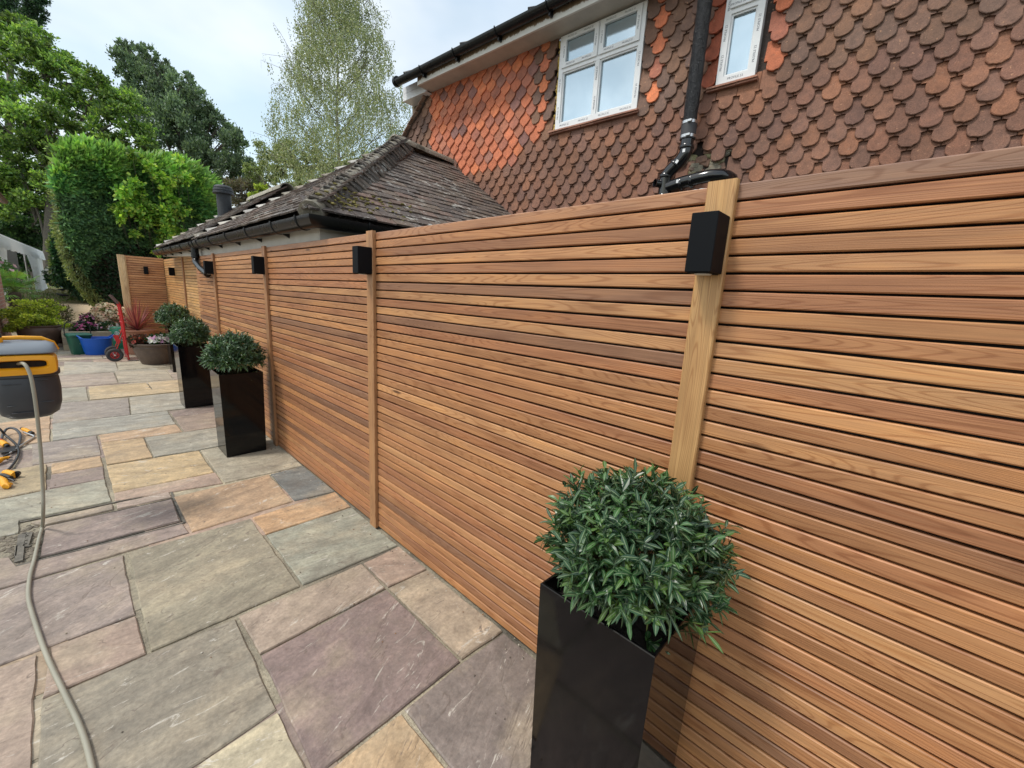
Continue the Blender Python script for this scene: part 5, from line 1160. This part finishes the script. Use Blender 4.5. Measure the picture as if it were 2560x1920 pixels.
def hc1(px, py, d, side):
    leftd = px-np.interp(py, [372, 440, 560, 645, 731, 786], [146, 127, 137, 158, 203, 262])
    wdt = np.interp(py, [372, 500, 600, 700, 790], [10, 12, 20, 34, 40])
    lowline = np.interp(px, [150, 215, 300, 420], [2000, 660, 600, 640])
    if leftd < wdt and px < 290: return ((.24, .27, .10) if RNG.random() < .6 else (.15, .21, .08)), .55, .0, 0  # yellower clipped left edge, its sunlit tone put into the leaf colour
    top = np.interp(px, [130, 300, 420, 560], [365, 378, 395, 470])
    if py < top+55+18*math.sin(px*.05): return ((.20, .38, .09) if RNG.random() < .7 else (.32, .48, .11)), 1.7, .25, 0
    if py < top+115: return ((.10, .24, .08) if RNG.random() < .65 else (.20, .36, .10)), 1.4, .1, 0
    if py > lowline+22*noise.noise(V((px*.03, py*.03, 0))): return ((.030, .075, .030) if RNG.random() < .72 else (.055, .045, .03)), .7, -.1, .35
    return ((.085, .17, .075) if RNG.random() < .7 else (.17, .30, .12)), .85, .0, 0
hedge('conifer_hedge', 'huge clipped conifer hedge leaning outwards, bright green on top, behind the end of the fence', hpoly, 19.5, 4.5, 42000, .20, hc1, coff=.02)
hpoly2 = [(222, 757), (190, 738), (160, 716), (133, 706), (127, 690), (124, 650), (120, 610), (121, 588), (130, 572), (142, 566), (160, 570), (240, 620), (250, 757)]
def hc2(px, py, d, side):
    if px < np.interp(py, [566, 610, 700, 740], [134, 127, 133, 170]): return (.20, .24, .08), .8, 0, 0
    return ((.035, .10, .045) if RNG.random() < .8 else (.06, .12, .05)), 1., 0, 0
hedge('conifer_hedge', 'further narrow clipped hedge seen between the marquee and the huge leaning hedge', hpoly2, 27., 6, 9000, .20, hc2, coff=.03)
# climber growing over the hedge
def blobs(lst, dep): return [(AD(px, py, dep+(d[0] if d else 0)), (r/F*dep, r/F*dep*.9, r/F*dep)) for px, py, r, *d in lst]
t = thing('climbing_plant', 'yellow-green leafy climber hanging over the right side of the huge hedge', 'climber', (AY(430, 700, 18.6).x, 18.6, 0))
cb = [(AY(px, py, 18.9), (r/F*13, .35, r/F*13)) for px, py, r in [(395, 412, 18), (425, 425, 18), (345, 480, 22), (375, 500, 28), (340, 520, 22), (400, 530, 30), (420, 490, 20), (345, 555, 18), (385, 575, 22), (415, 585, 22), (430, 560, 24), (390, 605, 12), (395, 465, 16)]]
cb = [(c_+V((random.gauss(0, .28), random.gauss(0, .1), random.gauss(0, .28))), (r_[0]*random.uniform(.35, .8), .25, r_[2]*random.uniform(.3, .8))) for c_, r_ in cb for _ in range(3)]
leafball('foliage', cb, 5600, .13, .045, [(.20, .38, .05), (.30, .45, .06), (.13, .28, .04), (.36, .46, .08), (.09, .20, .03)], M['leaf'], t, shell=.2, up=-.2, loose=True, tone=.4)
mb = MB()
for c_, r_ in cb: mb.tube(smooth([V((c_.x+.3, 19.75, 1.2)), V((c_.x+.2, 19.7, (c_.z+1.2)/2)), c_], 3), [.016, .014, .012, .010, .008, .006, .005], seg=5)
mb.build('stems', M['bark'], t)
# ================================================================== trees
def tree(name, label, dep, lst, n, L_, W_, cols, trunk, sub=10, subr=.42, shell=.1, droop=0., group=None, squash=.75, spread=1., rootz=0.):
    b0 = AD(trunk[0][0], trunk[0][1], dep); base = V((b0.x, b0.y, rootz)); t = thing(name, label, 'tree', base, 0, group)
    big = []; main = []
    for px, py, r in lst:
        R_ = r/F*dep; c = AD(px, py, dep+random.uniform(-1, 1)*R_*.35); main.append((c, R_))
        for k in range(sub):
            d = V((random.gauss(0, 1), random.gauss(0, 1), random.gauss(0, 1))).normalized()*random.uniform(.35, 1.0)*R_*spread; rr = R_*subr*random.uniform(.55, 1.25); big.append((c+d, (rr, rr, rr*squash)))
    leafball('foliage', big, n, L_, W_, cols, M['leaf'], t, shell=shell, droop=droop, loose=True, tone=.4)
    mb = MB(); tp = [base]+[AD(px, py, dep) for px, py in trunk]; r0 = .012*dep
    mb.tube(smooth(tp, 4), list(np.linspace(r0, r0*.3, (len(tp)-1)*4+1)), seg=9); mb.build('trunk', M['bark'], t)
    mb = MB()
    for c, R_ in main:
        s = tp[min(range(len(tp)), key=lambda i: (tp[i]-c).length+max(0, tp[i].z-c.z)*3)]; mb.tube(smooth([s, (s+c)/2+V((random.uniform(-.4, .4), random.uniform(-.4, .4), R_*.15)), c+V((0, 0, R_*.4))], 4), list(np.linspace(r0*.3, r0*.06, 9)), seg=6)
        for k in range(4):
            e = c+V((random.gauss(0, 1), random.gauss(0, 1), random.gauss(.3, 1))).normalized()*R_*.95; mb.tube([(s+c)/2, (c*2+e)/3, e], [r0*.12, r0*.07, r0*.02], seg=5)
    mb.build('limbs', M['bark'], t); return t
tree('broadleaf_tree', 'large light green tree filling the upper left above the hedge', 32, [(30, 200, 92), (95, 130, 60), (70, 100, 45), (190, 215, 72), (60, 330, 100), (170, 330, 95), (255, 225, 55), (300, 300, 72), (335, 355, 42), (60, 470, 90), (150, 470, 70), (250, 390, 60), (150, 160, 50), (15, 110, 45), (-40, 280, 90), (-40, 420, 90)],
     85000, .25, .07, [(.22, .35, .07), (.29, .44, .085), (.14, .25, .06), (.08, .15, .05), (.34, .48, .11), (.10, .19, .06), (.18, .24, .09)], [(120, 640), (125, 420), (115, 200)], sub=26, subr=.24, shell=.25, squash=.55)
tree('broadleaf_tree', 'tall dark blue-green tree in the middle between the light green tree and the birch', 40, [(318, 160, 38), (375, 190, 45), (430, 235, 52), (495, 265, 46), (540, 310, 46), (470, 330, 78), (395, 300, 78), (560, 370, 52), (605, 425, 45), (645, 460, 32), (520, 430, 60), (350, 240, 55), (440, 420, 60), (310, 120, 22), (365, 135, 24), (415, 180, 26), (470, 215, 24), (585, 350, 26)],
     85000, .28, .065, [(.15, .21, .13), (.19, .26, .16), (.11, .17, .10), (.23, .30, .19), (.16, .23, .14), (.08, .13, .08)], [(450, 650), (455, 450), (440, 260)], sub=26, subr=.21, shell=.2, droop=-.45, squash=1.5)  # leaf colours lightened to carry the distance haze
tree('dark_conifer', 'dark conifer top rising in the top left corner of the view', 37, [(25, 30, 42), (80, 5, 34), (35, 85, 36), (-20, 80, 40), (70, 45, 26), (100, 28, 16)], 20000, .26, .05, [(.04, .085, .045), (.055, .11, .055), (.03, .06, .04)], [(20, 500), (25, 250), (30, 40)], sub=9, subr=.38, shell=.2)
tree('understorey_tree', 'dark shady tree mass behind the white marquee at the left edge', 36, [(15, 540, 80), (85, 560, 72), (60, 640, 60), (150, 610, 62), (5, 640, 60), (200, 640, 60), (120, 500, 60), (210, 540, 60), (-60, 600, 90), (110, 680, 40), (30, 690, 50), (180, 690, 40), (-10, 460, 60)], 60000, .28, .08, [(.045, .10, .045), (.065, .13, .05), (.03, .07, .035), (.09, .17, .06)], [(90, 690), (90, 620), (90, 540)], sub=20, subr=.30, shell=.1)
tree('bronze_bush', 'brown and grey twiggy bush rising behind the far end of the outbuilding roof', 24, [(600, 468, 30), (635, 490, 28), (570, 490, 26), (610, 510, 30), (540, 500, 25)], 6000, .14, .035, [(.12, .095, .07), (.09, .10, .05), (.16, .13, .09)], [(600, 640), (600, 560), (602, 490)], sub=10, subr=.42)
tree('yellow_bush', 'small yellow-green bush peeping over the outbuilding ridge under the birch', 22, [(655, 478, 15), (640, 492, 14), (675, 485, 12)], 1600, .14, .05, [(.36, .42, .07), (.26, .34, .06)], [(655, 640), (655, 560), (655, 490)], sub=8, subr=.45)
# birch: upright limbs with hanging strings of small leaves
D_ = 26.; tb = AD(850, 640, D_); bt_ = thing('birch_tree', 'tall airy birch with drooping pale green twigs behind the outbuilding roof', 'tree', (tb.x, tb.y, 0))
trk = [V((tb.x, tb.y, 0)), AD(850, 480, D_), AD(847, 380, D_), AD(842, 280, D_), AD(845, 180, D_), AD(840, 90, D_), AD(836, 0, D_), AD(838, -90, D_)]
mb = MB(); mb.tube(smooth(trk, 4), list(np.linspace(.11, .012, 29)), seg=9, col=(1, 1, 1)); mb.build('trunk', M['birchbark'], bt_)
tpx = [(850, 480), (847, 380), (842, 280), (845, 180), (840, 90), (836, 0), (838, -90)]
P = []; LD = []; WD = []; CC = []; mb = MB(); bc_ = [(.33, .35, .19), (.28, .32, .16), (.22, .27, .13), (.40, .40, .24), (.18, .22, .11)]
def bhw(py): return np.interp(py-35, [-140, -60, 60, 160, 260, 340, 420, 500], [35, 78, 128, 152, 187, 205, 200, 175])
def hang_leaves(o, ln):
    sw = V((random.uniform(0, .35), random.uniform(-.2, .2), 0)); nl = int(ln*15)
    for k in range(nl):
        u_ = k/nl; q_ = o+sw*u_*ln+V((0, 0, -ln*u_))+V((random.gauss(0, .05), random.gauss(0, .05), 0)); P.append(q_); v_ = np.array([random.gauss(.15, .5), random.gauss(0, .5), -1]); v_ /= np.linalg.norm(v_); wv = np.cross(v_, RNG.normal(0, 1, 3)); wv /= np.linalg.norm(wv)
        z_ = random.uniform(.6, 1.2); LD.append(v_*.10*z_); WD.append(wv*.036*z_); CC.append(np.array(random.choice(bc_))*random.uniform(.75, 1.25)*tone_)
for i in range(64):
    py = random.uniform(-110, 500); ty = min(520, py); tx = np.interp(ty, [-90, 0, 90, 180, 280, 380, 480], [838, 836, 840, 845, 842, 847, 850])
    hw = bhw(py-40)*random.uniform(.35, .95); sg = random.choice([-1, 1]); tone_ = 1.
    epy = py-hw*random.uniform(.5, 1.4); hw = min(hw, bhw(epy)*.92)
    s = AD(tx, py, D_); dd = random.uniform(-1, 1)*2.6; e = AD(tx+sg*hw, epy, D_+dd); m_ = s.lerp(e, random.uniform(.35, .6))+V((random.uniform(-.2, .2), 0, random.uniform(-.35, .15)))
    br = smooth([s, m_, e, e+V((random.uniform(-.2, .2), 0, -.3))+(e-s).normalized()*.3], 4); mb.tube(br, list(np.linspace(.026, .005, len(br))), seg=5)
    for j in range(3):
        a = br[random.randrange(3, len(br)-2)]; f_ = a+V((random.gauss(0, .7), random.gauss(0, .9), random.uniform(.1, .9))); mb.tube([a, a.lerp(f_, .5)+V((0, 0, .08)), f_, f_+V((random.uniform(-.1, .2), 0, -.4))], [.012, .009, .006, .003], seg=4)
        for q in range(4): hang_leaves(a.lerp(f_, random.uniform(.3, 1)), random.uniform(.3, 1.))
    for j in range(int(6+hw*.06)): hang_leaves(br[random.randrange(3, len(br))]+V((random.gauss(0, .15), random.gauss(0, .25), random.gauss(0, .12))), random.uniform(.4, 1.4))
for i in range(12500):
    py = random.uniform(-120, 500); hw = bhw(py)*math.sqrt(random.random())*random.uniform(.85, 1.05); a = random.uniform(0, 6.283); tone_ = random.uniform(.75, 1.25)
    if noise.noise(V((math.cos(a)*hw*.02, py*.022, math.sin(a)*.8))) < -.12: continue
    hang_leaves(AD(843+math.cos(a)*hw, py-20, D_+math.sin(a)*hw/F*D_*.8), random.uniform(.25, .95))
mb.build('branches', M['bark'], bt_)
cards('foliage', np.array([tuple(p) for p in P]), np.array(LD), np.array(WD), np.array(CC), M['leaf'], bt_)
tree('birch_tree', 'lower pale green birch growth behind the outbuilding, left of the tall birch trunk', 28, [(690, 430, 42), (760, 440, 40), (660, 390, 34), (720, 385, 36), (820, 430, 36), (890, 420, 36), (940, 400, 36), (630, 430, 26), (780, 395, 30)], 26000, .12, .034, [(.22, .27, .10), (.17, .22, .08), (.28, .32, .14)], [(740, 640), (740, 520), (745, 420)], sub=26, subr=.26, droop=.5)
# ================================================================== marquee and garden things beyond
t = NT('white_marquee_fabric'); t.base((.86, .88, .90)); t.rough(.55); tr = t.node('ShaderNodeBsdfTranslucent', {0: (.86, .9, .93, 1)}); ms = t.node('ShaderNodeMixShader', {0: .45}); t.l.new(t.b.outputs[0], ms.inputs[1]); t.l.new(tr.outputs[0], ms.inputs[2]); t.l.new(ms.outputs[0], t.o.inputs[0]); M['canvas'] = t.m; M['shaded_inside'] = plain('marquee_inside_shade', (.16, .15, .14), .8)
dm = 24.; C0 = AD(117, 724, dm); gzb = C0.z; dr_ = ray(254, 690); dr_ = V((dr_[0], dr_[1], 0)).normalized(); sd_ = V((-dr_.y, dr_.x, 0))   # sd_ points left
et = AD(112, 642, dm).z; t = thing('marquee', 'white marquee with a gathered corner curtain standing on the lawn', 'marquee', C0)
def mq(a, b, z): return C0-dr_*a+sd_*b+V((0, 0, z-C0.z))
mb = MB(); Lm = 22.; Wm = 9.; rise = 1.9
for k in range(26):
    a0, a1_ = Lm*k/26, Lm*(k+1)/26; sg_ = lambda a: -.05*math.sin((a % 2.6)/2.6*math.pi)
    mb.add([mq(a0, -.08, et+.26), mq(a1_, -.08, et+.26), mq(a1_, Wm/2, et+.3+rise+sg_(a1_)), mq(a0, Wm/2, et+.3+rise+sg_(a0)), mq(a1_, Wm, et+.26), mq(a0, Wm, et+.26)], [(0, 1, 2, 3), (3, 2, 4, 5)], sm=True)
mb.add([mq(0, -.08, et+.26), mq(0, Wm/2, et+.3+rise), mq(0, Wm, et+.26)], [(0, 1, 2)]); mb.build('roof', M['canvas'], t)
mb = MB(); n = 150; vs = []
for k in range(n+1):
    a = Lm*k/n; w_ = .025*math.sin(a*14)+.02*math.sin(a*31+1); bot = et-.16-.05*abs(math.sin(a*2.4)); vs += [mq(a, -.085, et+.27), mq(a, -.12+w_*.4, et+.08), mq(a, -.13+w_, bot)]
mb.add(vs, [(k*3+j, k*3+j+1, k*3+3+j+1, k*3+3+j) for k in range(n) for j in (0, 1)], sm=True); mb.build('valance', M['canvas'], t)
def curtain(a_top, w_top, a_mid, w_mid, a_bot, w_bot, zt, zm, zb, folds):
    mb = MB(); n = 60; rows = 16; vs = []
    for r_ in range(rows+1):
        u_ = r_/rows; z = zt+(zb-zt)*u_; um = (zt-zm)/(zt-zb)
        if u_ < um: k_ = (u_/um); k_ = k_*k_*(3-2*k_); a0 = a_top+(a_mid-a_top)*k_; w_ = w_top+(w_mid-w_top)*k_
        else: k_ = (u_-um)/(1-um); k_ = k_*k_*(3-2*k_); a0 = a_mid+(a_bot-a_mid)*k_; w_ = w_mid+(w_bot-w_mid)*k_
        for k in range(n+1): x_ = k/n; vs.append(mq(a0+w_*x_, -.02+.05*math.sin(x_*folds*6.28+u_*.8)+.02*math.sin(x_*folds*13), z))
    mb.add(vs, [(r_*(n+1)+k, r_*(n+1)+k+1, (r_+1)*(n+1)+k+1, (r_+1)*(n+1)+k) for r_ in range(rows) for k in range(n)], sm=True); return mb
curtain(.7, 6.3, 1.0, 4.4, -.6, 5.9, et+.05, gzb+.9, gzb+.01, 5).build('curtain', M['canvas'], t)
curtain(12.6, 8.8, 13.2, 8.2, 13.1, 8.3, et+.05, gzb+1.0, gzb+.01, 14).build('curtain', M['canvas'], t)
mb = MB()
for a, b in ((0, 0.03), (7.3, .03), (14.6, .03), (0, Wm-.03), (7.3, Wm-.03)): mb.tube([mq(a, b, gzb), mq(a, b, et+.25)], .04, seg=8)
mb.build('frame', M['steel'], t)
mb = MB(); mb.add([mq(0.02, Wm-.1, gzb), mq(Lm, Wm-.1, gzb), mq(Lm, Wm-.1, et+.2), mq(.02, Wm-.1, et+.2), mq(.03, .9, gzb), mq(.03, .9, et+.2)], [(0, 1, 2, 3), (0, 3, 5, 4)]); mb.build('shaded_inside', M['shaded_inside'], t)  # inner walls coloured dark to stand for the shade inside
# palm
pb = AD(38, 778, 10.6); pt_ = AD(36, 730, 10.6); t = thing('fan_palm', 'small fan palm with spread green fronds and a dark hairy trunk behind the yellow-green shrub', 'palm', (pb.x, pb.y, 0))
mb = MB(); mb.tube(smooth([V((pb.x, pb.y, 0)), (V((pb.x, pb.y, 0))+pt_)/2, pt_], 6), [.10+.015*(k % 2) for k in range(13)], seg=12)
for k in range(160):
    z = random.uniform(.2, pt_.z); a = random.uniform(0, 6.28); q_ = V((pb.x, pb.y, z)).lerp(V((pt_.x, pt_.y, z)), z/pt_.z); o = V((math.cos(a), math.sin(a), 0)); mb.tube([q_+o*.09, q_+o*.15+V((0, 0, -.08))], [.008, .002], seg=4)
mb.build('trunk', plain('palm_fibre', (.06, .045, .03), .95, var=.5, scale=30, bump=1), t)
mb = MB()
for k in range(22):
    a = k*2.4; e = random.uniform(-.35, 1.25); d = V((math.cos(a)*math.cos(e), math.sin(a)*math.cos(e), math.sin(e))); ln = random.uniform(.28, .45); hub = pt_+d*ln+V((0, 0, -.05 if e < .3 else 0)); mb.tube([pt_, pt_+d*ln*.5+V((0, 0, .02)), hub], [.010, .008, .006], seg=5, col=(.14, .20, .05))
    s_ = d.cross(V((0, 0, 1))).normalized(); u_ = s_.cross(d).normalized(); colr = random.choice([(.10, .22, .045), (.16, .32, .06), (.07, .16, .04), (.24, .40, .08)])
    for j in range(17):
        an = math.radians(-100+200*j/16); ld = d*math.cos(an)+s_*math.sin(an); ll = .34*(1-.25*abs(an)/1.75)*random.uniform(.9, 1.1); tip = hub+ld*ll+V((0, 0, -.10*ll/.34))+u_*.03; mid_ = hub+ld*ll*.55+u_*.02; ws = ld.cross(u_).normalized()*.013
        mb.add([hub, mid_+ws, tip, mid_-ws], [(0, 1, 2, 3)], col=tuple(v*random.uniform(.8, 1.2) for v in colr), rnd=.9)
mb.build('fronds', M['leaf'], t)
p = AD(12, 690, 11.5); flowers('flowering_shrub', 'green shrub with dusty pink blooms above the fan palm at the left edge', (p.x, p.y, 0), [(AD(12, 690, 11.5), (.36, .3, .22)), (AD(-20, 670, 11.5), (.4, .3, .3)), (AD(22, 705, 11.6), (.25, .3, .2)), (AD(0, 725, 11.6), (.3, .3, .3))], [(.10, .20, .06), (.07, .15, .05), (.15, .28, .08)], 2600, [(.60, .30, .38), (.68, .40, .46)], 26, .06, .07)
p = AD(130, 690, 20.); flowers('flowering_shrub', 'dark shrub with white blooms beside the marquee curtain', (p.x, p.y, lawn_z(p.y)), [(AD(129, 688, 20.), (.26, .3, .38)), (AD(137, 700, 20.3), (.3, .3, .3))], [(.03, .08, .03), (.02, .06, .025)], 1100, [(.78, .78, .74)], 22, .09, .10)
fl_t = flowers('lavender_plant', 'thin brown and mauve flower spikes just behind the yellow-green shrub', bc+V((.5, 1.2, 0)), [(AD(128, 770, 10.3), (.20, .2, .20)), (AD(140, 790, 10.3), (.18, .2, .22))], [(.13, .12, .07), (.09, .10, .05)], 420, [(.22, .14, .20)], 30, .022, .05)
p = AD(146, 716, 23.6); t = thing('storage_box', 'low grey box at the foot of the further hedge beside the marquee', 'box', p); M['boxgrey'] = plain('grey_box', (.17, .15, .15), .7)
mb = MB(); mb.cbox((-.34, -.2, 0), (.34, .2, .24), c=.04); part(mb, 'body', M['boxgrey'], t); mb = MB(); mb.cbox((-.36, -.22, .241), (.36, .22, .29), c=.015); part(mb, 'lid', M['boxgrey'], t)
p = AD(163, 720, 23.2); mb = MB(); bm = bmesh.new(); bmesh.ops.create_icosphere(bm, subdivisions=3, radius=.16)
for v in bm.verts: v.co = V((v.co.x*1.1, v.co.y, max(-.09, v.co.z*.8)))*(1+.3*noise.noise(v.co*14))+p+V((0, 0, .09))
mb.bm(bm); tag(mb.build('plastic_sack', plain('pale_blue_sack', (.40, .55, .70), .4)), 'small pale blue sack on the lawn edge below the further hedge', 'sack')
for (px, py, rz, lb) in ((157, 731, .3, 'small black bird standing on the lawn, the farther of two'), (158, 746, 2.8, 'small black bird near the gravel edge of the lawn, the closer of two')):
    dd = 19.6 if py > 740 else 22.5; p = AD(px, py, dd); 
    if lb.endswith('closer of two') or True:
        t = thing('black_bird', lb, 'bird', p, rz, 'black birds on the lawn')
        mb = MB(); mb.tube([(-.22, 0, .13), (-.12, 0, .15), (0, 0, .15), (.10, 0, .17), (.15, 0, .20), (.19, 0, .21), (.235, 0, .20)], [.012, .035, .062, .05, .036, .030, .005], seg=10)
        for s in (-1, 1): mb.tube([(.01, s*.02, .12), (.015, s*.025, .05), (.0, s*.025, .0)], [.012, .006, .005], seg=5)
        part(mb, 'body', plain('black_feathers', (.012, .012, .014), .5), t)
